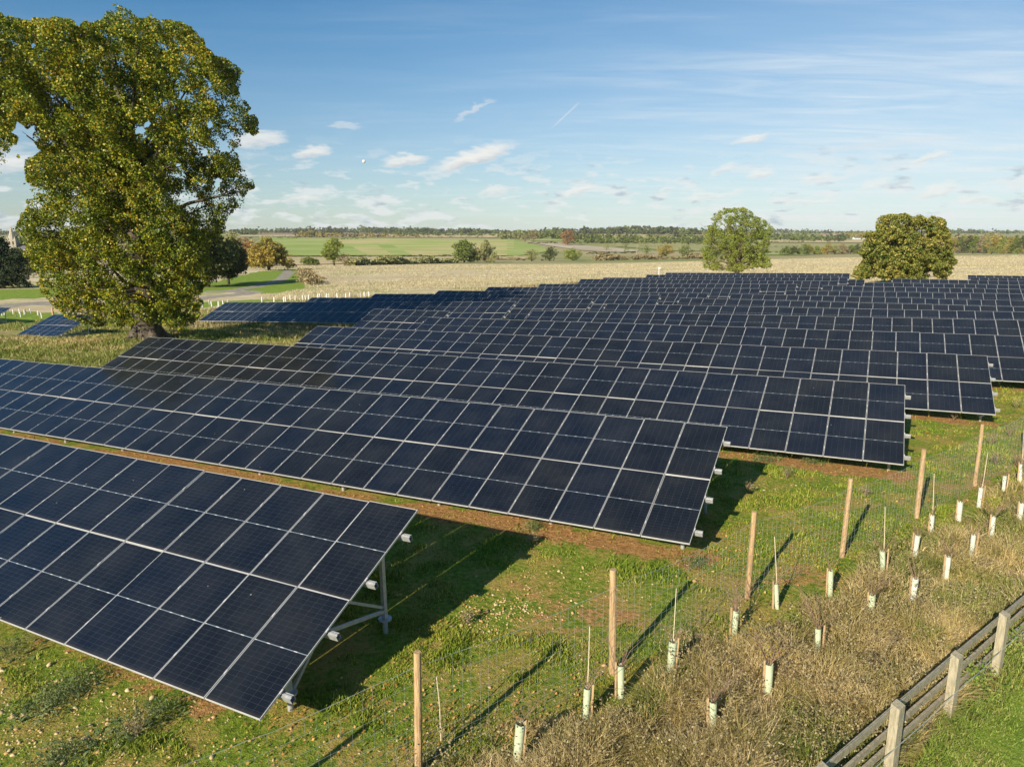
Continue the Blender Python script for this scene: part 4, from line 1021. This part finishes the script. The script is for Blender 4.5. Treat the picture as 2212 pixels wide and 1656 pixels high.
hedge(520, 516, 640, 516, 4, 'dark', 'dark hedge at the left end of the striped field', 900)

# ------------------------------------------------------------------ distant woods (one mass each)
def wood(x0, x1, yb, hgt, Yd, kinds_, n, name='woodland'):
    for kk, kd in enumerate(kinds_):
        m_ = n // len(kinds_); xs = rng.uniform(x0, x1, int((x1 - x0) * .55 / len(kinds_)) + 24)
        cs = []; rs = []
        for x in xs:
            y_ = Yd * rng.uniform(.93, 1.1); q = at(x, yb, y_); z = gz(q.x, q.y); h_ = hgt * rng.uniform(.6, 1.15) * (.45 + .9 * vnoise(np.array([q.x]), np.array([q.y * .2]), .004, 60)[0])
            cs.append((q.x, q.y, z + h_ * .45)); rs.append(h_ * .75)
        Pn, Nn = blob_points(cs, rs, m_ * 2, .7, .55)
        tag(link(name, leaf_mesh(name, Pn, hgt * .2, LM[kd], Nn * .6 + np.array([0, 0, .3]))), kind='stuff')
wood(560, 1130, 500, 19, 2900, ['dark', 'dark', 'green'], 30000)
wood(1000, 1520, 500, 22, 2600, ['dark', 'green', 'dark'], 30000)
wood(1480, 2240, 500, 18, 3300, ['dark', 'green'], 26000)
wood(-20, 560, 500, 20, 2400, ['dark', 'green'], 10000)
wood(1080, 1520, 505, 15, 1500, ['green', 'dark', 'pale'], 15000)
wood(640, 900, 505, 11, 1700, ['dark', 'gold'], 5000)
wood(1620, 1830, 508, 15, 1700, ['green', 'dark'], 8000)
wood(1240, 1520, 508, 12, 1300, ['dark', 'green'], 7000)
wood(830, 1080, 505, 11, 2000, ['green', 'dark'], 5000)
wood(1880, 2240, 503, 18, 1300, ['gold', 'brown', 'green'], 12000)
wood(40, 130, 520, 12, 700, ['green', 'dark'], 5000)

# ------------------------------------------------------------------ buildings far away
def house(x, yb, hpx, wpx, wallm, roofm, label, rot=0.2, gables=1, cat='house'):
    q = hit(x, yb); s_ = q.y / 1546.2; W_ = wpx * s_; H_ = hpx * s_; D_ = W_ * .55
    o = empty('farmhouse', q, label, cat, None, (0, 0, rot))
    b = MB(); b.box((-W_ / 2, -D_ / 2, -1), (W_ / 2, D_ / 2, H_ * .55)); b.add([(-W_ / 2, -D_ / 2, H_ * .55), (-W_ / 2, D_ / 2, H_ * .55), (-W_ / 2, 0, H_ * .97)], [(0, 1, 2)]); b.add([(W_ / 2, -D_ / 2, H_ * .55), (W_ / 2, D_ / 2, H_ * .55), (W_ / 2, 0, H_ * .97)], [(0, 2, 1)])
    b.obj('wall', wallm, o)
    b = MB(); ov = W_ * .03
    for sg in (-1, 1):
        b.add([(-W_ / 2 - ov, sg * (D_ / 2 + ov), H_ * .53), (W_ / 2 + ov, sg * (D_ / 2 + ov), H_ * .53), (W_ / 2 + ov, 0, H_), (-W_ / 2 - ov, 0, H_)], [(0, 1, 2, 3)])
    b.obj('roof', roofm, o)
    for k in range(4):
        b = MB(); xx = -W_ * .36 + k * W_ * .24; b.box((xx - W_ * .04, -D_ / 2 - .05, H_ * .2), (xx + W_ * .04, -D_ / 2 + .02, H_ * .38)); b.obj('window', M_dark, o)
    return o
house(1487, 505, 4, 22, M_soilw, M_slate, 'long white farm building on the skyline left of the ash')
house(1512, 505.5, 4.5, 16, M_stone, M_slate, 'stone farm building just right of the white one')
house(1679, 504, 5, 6, M_soilw, M_slate, 'small bright white block on the skyline right of the ash', 0)
house(1850, 517, 5, 14, M_soilw, M_slate, 'white house among trees left of the chestnut')
house(1868, 517.5, 4, 10, M_soilw, M_slate, 'second small white house nearer the chestnut', .6)
for x in (1778, 1792, 1806): house(x, 509, 4, 9, M_stone, M_red, 'red-roofed village house, %s of three' % {1778: 'left', 1792: 'middle', 1806: 'right'}[x], .3)
house(1382, 515, 4, 10, M_stone, M_red, 'red-roofed cottage at the end of the far green field', .4)
# village church with spire
q = hit(31, 548); ch = empty('church', q, 'stone village church with tall pointed spire, far left', 'church', None, (0, 0, .25)); s_ = q.y / 1546.2
tw = 17 * s_; H_ = 57 * s_
b = MB(); b.box((-tw / 2, -tw / 2, -2), (tw / 2, tw / 2, H_ * .50)); b.obj('tower', M_stone, ch)
b = MB(); n8 = 8; z0, z1 = H_ * .50, H_
V = [(tw * .5 * math.cos(2 * PI * k / 8 + .39), tw * .5 * math.sin(2 * PI * k / 8 + .39), z0) for k in range(8)] + [(0, 0, z1)]
b.add(V, [(k, (k + 1) % 8, 8) for k in range(8)])
for sx in (-1, 1):
    for sy in (-1, 1): b.add([(sx * tw * .5, sy * tw * .5, z0), (sx * tw * .25, sy * tw * .5, z0), (sx * tw * .5, sy * tw * .25, z0), (sx * tw * .42, sy * tw * .42, z0 + tw * .45)], [(0, 1, 3), (1, 2, 3), (2, 0, 3)])
b.obj('spire', M_stone, ch)
for sx in (-.2, .2):
    b = MB(); b.box((sx * tw - tw * .08, -tw / 2 - .08, H_ * .33), (sx * tw + tw * .08, -tw / 2 + .05, H_ * .45)); b.obj('belfry_window', M_dark, ch)
b = MB(); b.box((tw / 2 + .05, -tw * .45, -2), (tw * 2.2, tw * .45, H_ * .18)); b.obj('nave', M_stone, ch)
b = MB()
for sg in (-1, 1): b.add([(tw / 2 + .05, sg * tw * .5, H_ * .178), (tw * 2.25, sg * tw * .5, H_ * .178), (tw * 2.25, 0, H_ * .30), (tw / 2 + .05, 0, H_ * .30)], [(0, 1, 2, 3)])
b.obj('roof', M_slate, ch)

# ------------------------------------------------------------------ field fence of thin posts, far poles
ff_pts = [(697, 612), (735, 612), (775, 611), (820, 611), (879, 610), (960, 605), (1040, 601), (1123, 598), (1210, 595), (1300, 593), (1386, 592), (1440, 592), (1530, 591), (1700, 591), (1780, 592), (1830, 593)]
fw = [hit(*p) for p in ff_pts]; ffo = empty('field_fence', fw[0], 'long line of thin pale fence posts across the straw meadow', 'fence')
tot_ = 0; post = MB(); post.tube([(0, 0, -.2), (0, 0, 1.3)], .055, 6); pm = post.mesh('fence_post', M_stake)
wr = MB(); last = None; acc = 0
for a_, c_ in zip(fw[:-1], fw[1:]):
    L = (c_ - a_).length; t = (4.2 - acc) % 4.2
    while t < L:
        p = a_.lerp(c_, t / L); p.z = gz(p.x, p.y)
        link('fence_post', pm, ffo, p - ffo.location)
        if last is not None:
            for h_ in (.4, .8, 1.15): wr.tube([last + Vector((0, 0, h_)) - ffo.location, p + Vector((0, 0, h_)) - ffo.location], .004, 3, 0, False)
        last = p; t += 4.2
    acc = (L - (t - 4.2))
wr.obj('strand_wire', M_wire, ffo)
for i, (x, y, sg) in enumerate([(770, 611, 1), (1010, 602, -1), (1255, 594, -1)]):
    q = hit(x, y); b = MB(); b.tube([(0, 0, 0), (1.5 * sg, 0, 1.25)], .05, 6); o = b.obj('strut_post', M_stake); o.location = q
    tag(o, ['slanted strut bracing the field fence left of the middle', 'slanted strut bracing the field fence near picture centre', 'slanted strut bracing the field fence behind the far rows'][i], 'strut')
q = at(1423, 600, 128); q.z = gz(q.x, q.y); o = empty('camera_pole', q, 'white pole with a small white head behind the far rows', 'pole')
tp = at(1423, 581, 128).z - q.z
b = MB(); b.tube([(0, 0, -.3), (0, 0, tp)], .07, 10); b.obj('pole', M_soilw, o)
b = MB(); b.tube([(0, 0, tp), (0, 0, tp + .12)], .2, 12); b.box((-.25, -.1, tp + .12), (.25, .15, tp + .3)); b.obj('camera_head', M_soilw, o)
for x, y0, y1, lb in [(704, 566, 552, 'thin grey pole left of the tall pale hedge tree'), (926, 557, 549, 'thin pole in front of the dark clipped hedge'), (977, 562, 548, 'pale pole just left of the paired trees'), (1375, 552, 541, 'thin pole in the hedge left of the orange-brown tree'), (1376, 540, 526, 'pale post beside the slender pasture tree')]:
    q = hit(x, y0); H_ = (y0 - y1) * q.y / 1546.2; b = MB(); b.tube([(0, 0, -.3), (0, 0, H_)], .11 * q.y / 300, 6); o = b.obj('utility_pole', M_grey); o.location = q; tag(o, lb, 'pole')
# timber post and rail by the lone table
q = at(113, 708, 86); q = hit(118, 705)
tf = empty('timber_rail', q, 'round timber post with a long horizontal rail behind the lone table', 'fence')
b = MB(); b.tube([(0, 0, -.3), (0, 0, 2.3)], .13, 10); b.obj('fence_post', M_post, tf)
b = MB(); b.tube([(.1, 0, 1.9), (6.5, 1.5, 2.2)], .08, 8); b.obj('rail', M_post, tf)
# new timber edging and dry hedge by the track
A, B_ = hit(665, 586), hit(689, 611)
b = MB(); n_ = 8
for k in range(n_):
    p0, p1 = A.lerp(B_, k / n_), A.lerp(B_, (k + .96) / n_); p0.z = gz(p0.x, p0.y); p1.z = gz(p1.x, p1.y)
    b.bar(p0 + Vector((0, 0, .45)) - A, p1 + Vector((0, 0, .45)) - A, .1, .9)
o = b.obj('timber_barrier', M_plank); o.location = A; tag(o, 'low new orange timber barrier beside the dry hedge', 'barrier')
# cattle
def cow(x, y, rot, lb):
    q = hit(x, y); b = MB()
    b.tube([(-1.05, 0, 1.05), (-.8, 0, 1.1), (0, 0, 1.0), (.75, 0, 1.1), (1.0, 0, 1.15)], [.2, .36, .40, .36, .22], 10)
    b.tube([(.9, 0, 1.25), (1.35, 0, 1.2), (1.5, 0, .75)], [.2, .16, .16], 8); b.tube([(1.42, 0, .8), (1.72, 0, .5)], [.17, .09], 8)
    for lx in (-.75, .7):
        for ly in (-.2, .2): b.tube([(lx, ly, .85), (lx + .04, ly, .45), (lx, ly, 0)], [.13, .07, .06], 6)
    b.tube([(-1.1, 0, 1.2), (-1.2, 0, .5)], [.04, .02], 4)
    o = b.obj('cow', M_cow, None, True); o.location = q; o.rotation_euler = (0, 0, rot); tag(o, lb, 'cow')
cow(1117, 563.5, .2, 'dark grazing cow farthest left at the meadow edge'); cow(1132, 564, 3.0, 'dark cow second from left at the meadow edge')
cow(1171, 564, .3, 'dark cow just below the small dark valley tree'); cow(1244, 562.5, 2.9, 'brown cow below the wide pale green tree')
cow(1064, 567, .1, 'dark cow lying low right of the paired trees')

# ------------------------------------------------------------------ grass, weeds, stones
M_turf = leafmat('short_grass', [(.09, .165, .015), (.17, .27, .02), (.33, .36, .045), (.50, .38, .12)], .3, .6, .5)
M_dry = leafmat('tall_dry_grass', [(.19, .20, .04), (.42, .335, .12), (.62, .485, .24), (.76, .63, .38)], .35, .6, .7)
M_lush = leafmat('tall_green_grass', [(.10, .16, .02), (.18, .23, .04), (.30, .31, .08), (.46, .40, .18)], .35, .6, .7)
M_mown = leafmat('mown_grass', [(.08, .16, .015), (.14, .24, .03), (.26, .33, .06), (.40, .36, .14)], .35, .6, .5)
M_weed = leafmat('grey_green_weeds', [(.09, .14, .045), (.17, .22, .08), (.27, .30, .12)], .3, .6, .7)
M_stalk = leafmat('brown_seed_stalks', [(.16, .125, .06), (.29, .24, .13), (.42, .35, .20)], .2, .8, .4)
M_litter = leafmat('leaf_litter', [(.24, .10, .03), (.42, .20, .05), (.52, .34, .12)], .1, .7, .7)
def scatter(n_, y0, y1, u0=-.78, u1=.80):
    Y = np.exp(rng.uniform(np.log(y0), np.log(y1), n_)); X = rng.uniform(u0, u1, n_) * (Y * 1.0) + rng.uniform(-.2, .2, n_); return X, Y
def zones(X, Y):
    off = X * nF[0] + Y * nF[1]; a = X * dR[0] + Y * dR[1]; return off, a, nval(X, Y), np.interp(off, LEFT_OFF, LEFT_A)
X, Y = scatter(640000, 7.2, 42)
off, a, nv, la_ = zones(X, Y)
dens = vnoise(X, Y, .9, 1) * .5 + vnoise(X, Y, 3.2, 2) * .5
ph = np.abs(((off - 6.85) / 8.84) - np.round((off - 6.85) / 8.84)) * 8.84
k = (nv > 6.9) & (a > la_ + .5) & (rng.random(len(X)) < np.clip((dens - .34) * 4, .06, 1)) & ((ph > .75) | (rng.random(len(X)) < .10)) & (np.hypot((X - .8) / 2.2, (Y - 13.2)) > .2 + dens * 1.2)
k &= ~((off > 0) & (off < 46) & (ph < 4) & ((off - 6.35) % 8.84 > .9) & ((off - 6.35) % 8.84 < 3.6) & (a < -8)) 
X, Y = X[k], Y[k]; H = (.022 + .11 * vnoise(X, Y, 1.7, 4) ** 2.2) * rng.uniform(.6, 1.4, len(X)) * (1 + Y / 60)
tag(link('short_grass', blades('short_grass', X, Y, H, .009 + .0008 * Y, M_turf, .9)), kind='stuff')
# tall dry strip
X, Y = scatter(720000, 6.6, 48, -.35, .8)
off, a, nv, la_ = zones(X, Y)
edge = 7.3 + 1.7 * (vnoise(X, Y, .55, 6) - .5) + 1.0 * (vnoise(X, Y, 2.1, 16) - .5) + .9 * np.clip((3 - X) / 3, 0, 1)
cl = vnoise(X, Y, 1.3, 7) * .6 + vnoise(X, Y, 4.0, 8) * .4
k = (nv > 3.85) & (nv < edge) & (rng.random(len(X)) < np.clip((cl - .22) * 3.2, .12, 1))
X, Y, cl, nv = X[k], Y[k], cl[k], nv[k]
H = (.13 + .56 * cl ** 1.3) * rng.uniform(.4, 1.25, len(X)) * np.clip((8.2 - nv) / 1.6, .3, 1)
TB = np.array([tuple(gp(q[0], q[1]))[:2] for q in SH]); dm_ = np.min(np.hypot(X[:, None] - TB[None, :, 0], Y[:, None] - TB[None, :, 1]), 1); H = H * np.clip(dm_ / .35, .35, 1)
gm = (vnoise(X, Y, .45, 30) * .55 + vnoise(X, Y, 1.6, 31) * .45 + .22 * rng.random(len(X)) + .06 * np.clip(nv - 6, 0, 2)) > .71
tag(link('tall_green_grass', blades('tall_green_grass', X[gm], Y[gm], H[gm] * .8, .007 + .0007 * Y[gm], M_lush, 1.0)), kind='stuff')
tag(link('tall_dry_grass', blades('tall_dry_grass', X[~gm], Y[~gm], H[~gm], .006 + .0006 * Y[~gm], M_dry, 1.1)), kind='stuff')
# matted, fallen stems over the strip
k = rng.random(len(X)) < .28; X2, Y2, H2 = X[k], Y[k], H[k]
tag(link('fallen_stems', blades('fallen_stems', X2, Y2, H2 * .75, .006 + .0007 * Y2, M_dry, 2.6)), kind='stuff')
# seed heads
k = (rng.random(len(X)) < .012); X2, Y2 = X[k], Y[k]; Pn = np.stack([X2, Y2, ground_z(X2, Y2) + .38 + .25 * rng.random(len(X2))], -1)
Pn = np.repeat(Pn, 9, 0) + rng.normal(size=(len(Pn) * 9, 3)) * np.array([.03, .03, .09])
tag(link('grass_seed_heads', leaf_mesh('grass_seed_heads', Pn, .035, M_stalk)), kind='stuff')
# mown lawn corner
X, Y = scatter(150000, 6.5, 22, .2, .8); nv = nval(X, Y); k = nv < 3.75 + .15 * np.sin(X * 3)
X, Y = X[k], Y[k]; tall = np.clip(1 - (3.7 - nval(X, Y)) / .35, 0, 1)
tag(link('lawn_grass', blades('lawn_grass', X, Y, (.035 + .05 * vnoise(X, Y, 2.2, 3) + .16 * tall) * rng.uniform(.6, 1.4, len(X)), .010 + .0006 * Y, M_mown, .9)), kind='stuff')
# rough meadow round the oak and in front of the far block
X, Y = scatter(330000, 26, 98, -.80, -.10)
off, a, nv, la_ = zones(X, Y); cl = vnoise(X, Y, .5, 9) * .6 + vnoise(X, Y, 1.7, 10) * .4
k = (a < la_ - .2) & (off > 22) & (rng.random(len(X)) < np.clip((cl - .2) * 3, .15, 1))
for L in (lawn2, lawn3): k &= ~inpoly(X, Y, L)
k &= seg_dist(X, Y, track1) > 3.5
inu = (off > 39.5) & (off < 46.5) & (a < -69)
k &= ~inu
X, Y, cl = X[k], Y[k], cl[k]; H = (.16 + .42 * cl ** 1.5) * rng.uniform(.5, 1.3, len(X))
gm = (vnoise(X, Y, .12, 33) * .5 + vnoise(X, Y, .5, 34) * .5 + .5 * rng.random(len(X))) > .62
tag(link('rough_green_grass', blades('rough_green_grass', X[gm], Y[gm], H[gm], .006 + .0010 * Y[gm], M_lush, .9)), kind='stuff')
tag(link('rough_grass', blades('rough_grass', X[~gm], Y[~gm], H[~gm], .006 + .0010 * Y[~gm], M_dry, .9)), kind='stuff')
# brown stalk belt before S2 and beyond the left rows
X, Y = scatter(200000, 55, 190, -.60, .45)
off, a, nv, la_ = zones(X, Y)
belt = ((off > 51.5) & (off < 55.0) & (a < -36) & (a > -69)) | ((a < la_ - 2.5) & (a > la_ - 16) & (off > 66) & (off < 142))
k = belt & (vnoise(X, Y, .35, 12) > .3); X, Y = X[k], Y[k]
tag(link('brown_stalks', blades('brown_stalks', X, Y, (.35 + .5 * vnoise(X, Y, .7, 13)) * rng.uniform(.5, 1.2, len(X)), .012 + .0008 * Y, M_stalk, .35)), kind='stuff')
# straw meadow beyond
X, Y = scatter(260000, 100, 460, -.35, .85)
off, a, nv, la_ = zones(X, Y)
k = ((off > 136) | (a < la_ - 3)) & (vnoise(X * .4, Y, .12, 14) + .4 * rng.random(len(X)) > .5)
for L in (lawn1, lawn3): k &= ~inpoly(X, Y, L)
k &= (seg_dist(X, Y, track1) > 4) & (seg_dist(X, Y, track2) > 3)
X, Y = X[k], Y[k]
M_straw = leafmat('straw_meadow', [(.40, .36, .19), (.55, .475, .29), (.68, .585, .40)], .35, .8, .08)
tag(link('meadow_grass', blades('meadow_grass', X, Y, .28 * rng.uniform(.4, 1.2, len(X)), .0008 * Y, M_straw, 1.2)), kind='stuff')

# fallen leaves and debris
X, Y = scatter(16000, 7.2, 34, -.6, .75); nv = nval(X, Y); k = (nv > 6.6) & (vnoise(X, Y, .6, 40) + .3 * rng.random(len(X)) > .6); X, Y = X[k], Y[k]
tag(link('leaf_litter', leaf_mesh('leaf_litter', np.stack([X, Y, ground_z(X, Y) + .03], -1), .035 + .001 * Y, M_litter, np.tile([0, 0, 1.2], (len(X), 1)))), kind='stuff')
# stones
def rock_mesh(name, X, Y, S, m_):
    V = []; F = []; ico = [(0, 0, 1), (.9, 0, .3), (.28, .85, .3), (-.72, .53, .3), (-.72, -.53, .3), (.28, -.85, .3), (.7, .5, -.4), (-.27, .85, -.4), (-.9, 0, -.4), (-.27, -.85, -.4), (.7, -.5, -.4)]
    fc = [(0, 1, 2), (0, 2, 3), (0, 3, 4), (0, 4, 5), (0, 5, 1), (1, 6, 2), (2, 7, 3), (3, 8, 4), (4, 9, 5), (5, 10, 1), (2, 6, 7), (3, 7, 8), (4, 8, 9), (5, 9, 10), (1, 10, 6)]
    Z = ground_z(X, Y); base = np.array(ico); n_ = len(X)
    P = base[None] * (1 + .3 * rng.normal(size=(n_, 11, 1))) * (S[:, None] * rng.uniform(.6, 1.2, (n_, 3)))[:, None, :] * np.array([1, 1, .6])
    P += np.stack([X, Y, Z + S * .15], -1)[:, None, :]
    return np_mesh(name, P, (np.array(fc)[None] + np.arange(n_)[:, None, None] * 11).reshape(-1, 3), m_)
M_rock, hr = mat('ochre_stone')
geo = hr.n('ShaderNodeNewGeometry'); ri = geo.outputs['Random Per Island']
hr.val(hr.b.inputs['Base Color'], hr.mix(ri, (.42, .26, .10, 1), (.56, .44, .25, 1))); hr.b.inputs['Roughness'].default_value = .9
def patch(cx, cy, sx, sy, n_):
    p = gp(cx, cy); return p.x + rng.normal(size=n_) * sx, p.y + rng.normal(size=n_) * sy
xs_, ys_ = zip(*[patch(1090, 1325, .55, .35, 240), patch(1020, 1365, .4, .3, 90), patch(1180, 1290, .8, .5, 130), patch(1280, 1250, 1.2, .5, 110), patch(1230, 1410, .9, .35, 70), patch(1530, 1240, .5, .3, 40),
                 patch(1680, 1060, .9, .5, 60), patch(60, 1480, .9, .5, 260), patch(180, 1560, 1.0, .5, 260), patch(40, 1620, .8, .3, 160), patch(440, 1450, .8, .25, 90), patch(330, 1640, 1.0, .3, 90), patch(960, 1560, 1.0, .4, 60), patch(1000, 1480, .9, .5, 60)])
X, Y = np.concatenate(xs_), np.concatenate(ys_); S = .012 + .022 * rng.random(len(X)) ** 3 + (rng.random(len(X)) < .04) * .03
X3, Y3 = scatter(2200, 7.5, 28, -.5, .6); off, a, nv, la_ = zones(X3, Y3); ph = np.abs(((off - 6.85) / 8.84) - np.round((off - 6.85) / 8.84)) * 8.84
k = (nv > 7) & ((ph < .6) | (vnoise(X3, Y3, .8, 21) > .68)); X, Y = np.append(X, X3[k]), np.append(Y, Y3[k]); S = np.append(S, .008 + .014 * rng.random(k.sum()) ** 2)
tag(link('loose_stones', rock_mesh('loose_stones', X, Y, S, M_rock)), kind='stuff')

# rosette weeds and dead stalk clumps
def weed(x, y, size, label, cat='weed', dead=False, group=None):
    p = gp(x, y); p.z = gz(p.x, p.y); r = np.random.default_rng(int(x * 7 + y))
    o = empty('dead_weed' if dead else 'thistle', p, label, cat, group)
    if dead:
        b = MB()
        for k in range(14):
            a_ = r.uniform(0, 6.28); L = size * r.uniform(.5, 1.1); e1 = Vector((math.cos(a_) * L * .35, math.sin(a_) * L * .35, L * .8)); b.tube([(0, 0, 0), e1 * .5, e1], [.006, .004, .002], 4, 0, False)
        b.obj('stalks', M_twig, o)
        Pn = r.normal(size=(260, 3)) * np.array([.22, .22, .16]) * size + np.array([0, 0, size * .55]); Pn[:, 2] = np.abs(Pn[:, 2])
        link('foliage', leaf_mesh('foliage', Pn, .03, M_stalk), o); return o
    cs_ = r.normal(size=(14, 3)) * np.array([.42, .42, 0]) * size; cs_[:, 2] = .06 + .10 * r.random(14)
    PL = cs_[r.integers(0, 14, 900)] + r.normal(size=(900, 3)) * np.array([.11, .11, .07]) * (size / .45); PL[:, 2] = np.abs(PL[:, 2])
    link('foliage', leaf_mesh('foliage', PL, .035, M_weed, None, .4), o)
    V = []; F = []
    for k in range(26):
        a_ = r.uniform(0, 6.28); L = size * r.uniform(.35, .8); rise = r.uniform(.1, .9); w_ = L * .085
        cx_, cy_ = r.normal(size=2) * size * .5; L *= .55; d_ = np.array([math.cos(a_), math.sin(a_), 0]); s_v = np.array([-math.sin(a_), math.cos(a_), 0])
        pr = None
        for q in range(5):
            t = q / 4; c_ = np.array([cx_, cy_, 0]) + d_ * L * t * (1 - .3 * rise) + np.array([0, 0, L * rise * t * (1.2 - .7 * t)]); ww = w_ * math.sin(PI * min(1, t * .8 + .15)) * (1.25 if q % 2 else .7)
            V += [tuple(c_ - s_v * ww), tuple(c_ + s_v * ww)]
            if q: n0 = len(V) - 4; F.append((n0, n0 + 1, n0 + 3, n0 + 2))
    link('leaves', np_mesh('leaves', V, np.array(F), M_weed), o)
    b = MB()
    for k in range(4): b.tube([(0, 0, -.02), (r.normal() * .05, r.normal() * .05, size * .35)], [.006, .003], 4, 0, False)
    b.obj('stem', M_weed, o)
    return o
for x, y, s_, lb in [(176, 1478, .50, 'broad grey-green thistle under the nearest table edge, left'), (228, 1602, .58, 'dark green thistle clump near the bottom edge, lower left'), (126, 1503, .40, 'small spreading thistle left of the broad one'),
    (60, 1535, .48, 'grey-green thistle near the left picture edge'), (344, 1540, .45, 'thistle on bright moss right of the dead stalk clump'), (118, 1645, .42, 'thistle cut by the bottom edge, lower left'),
    (1147, 1142, .40, 'upright weed in front of the second table, at the shadow tip'), (1656, 992, .50, 'bushy weed in front of the third table, left part of its brown soil'),
    (1760, 996, .35, 'low weed in front of the third table, right of the bushy one'), (1500, 1220, .3, 'small green weed inside the mesh fence near the third post'), (1540, 1003, .35, 'weed at the corner shadow of the second table'), (20, 1400, .5, 'thistle at the left edge touching the nearest table')]:
    weed(x, y, s_, lb)
for x, y, s_, lb in [(297, 1590, .42, 'brown dead weed clump with twiggy heads at lower left'), (1010, 1350, .35, 'dead twiggy weed on stones right of the nearest table leg'), (1150, 1175, .35, 'dead grey stalks by the shadow tip of the nearest table'),
    (1618, 1065, .4, 'dead brown weed beside the second table shadow'), (1870, 1070, .35, 'dry weed between the fourth and fifth round posts')]:
    weed(x, y, s_, lb, 'weed', True)
for i, (x, y, s_) in enumerate([(1700, 1030, .5), (2140, 960, .6), (2180, 940, .7), (2060, 905, .5), (2200, 1010, .6), (2150, 1000, .5), (2195, 880, .6), (1990, 1330, .5), (1930, 1400, .45), (1700, 1480, .5), (1880, 1450, .5), (1500, 1600, .45), (2120, 1240, .5), (1400, 1620, .4)]):
    weed(x, y, s_, 'dead brown weed clump standing in the dry strip at right', 'weed', True, 'dead weeds scattered in the dry strip')
# brambles by the rail fence
for x, y, lb in [(2098, 1500, 'green nettle clump between two grey fence posts'), (2170, 1420, 'leafy clump at the foot of the far grey post')]:
    p = gp(x, y); p.z = gz(p.x, p.y); o = empty('nettle_clump', p, lb, 'weed')
    Pn = rng.normal(size=(900, 3)) * np.array([.16, .16, .2]) + np.array([0, 0, .22]); Pn[:, 2] = np.abs(Pn[:, 2]); link('leaves', leaf_mesh('leaves', Pn, .045, M_mown), o)
    b = MB()
    for k in range(10): b.tube([(0, 0, 0), (rng.normal() * .12, rng.normal() * .12, .45)], [.004, .002], 4, 0, False)
    b.obj('stem', M_mown, o)

# ------------------------------------------------------------------ moon
q = at(786, 349, 9000.0); mb = bpy.data.meshes.new('moon'); bm_ = __import__('bmesh').new(); __import__('bmesh').ops.create_uvsphere(bm_, u_segments=24, v_segments=16, radius=20); bm_.to_mesh(mb); bm_.free()
mb.polygons.foreach_set('use_smooth', [True] * len(mb.polygons)); mb.materials.append(M_soilw)
mo = link('moon', mb); mo.location = q; tag(mo, 'pale half moon low in the blue sky', 'moon')

# ------------------------------------------------------------------ haze
hz = MB(); hz.box((-14000, -60, -22), (14000, 8600, 32)); hm = bpy.data.materials.new('haze_air'); hm.use_nodes = True; hm.node_tree.nodes.clear()
ho = hm.node_tree.nodes.new('ShaderNodeOutputMaterial'); pv = hm.node_tree.nodes.new('ShaderNodeVolumePrincipled'); pv.inputs['Density'].default_value = .00005; pv.inputs['Color'].default_value = (.82, .9, 1, 1); pv.inputs['Anisotropy'].default_value = 0.0
hm.node_tree.links.new(pv.outputs[0], ho.inputs['Volume'])
tag(hz.obj('haze', hm), kind='stuff')
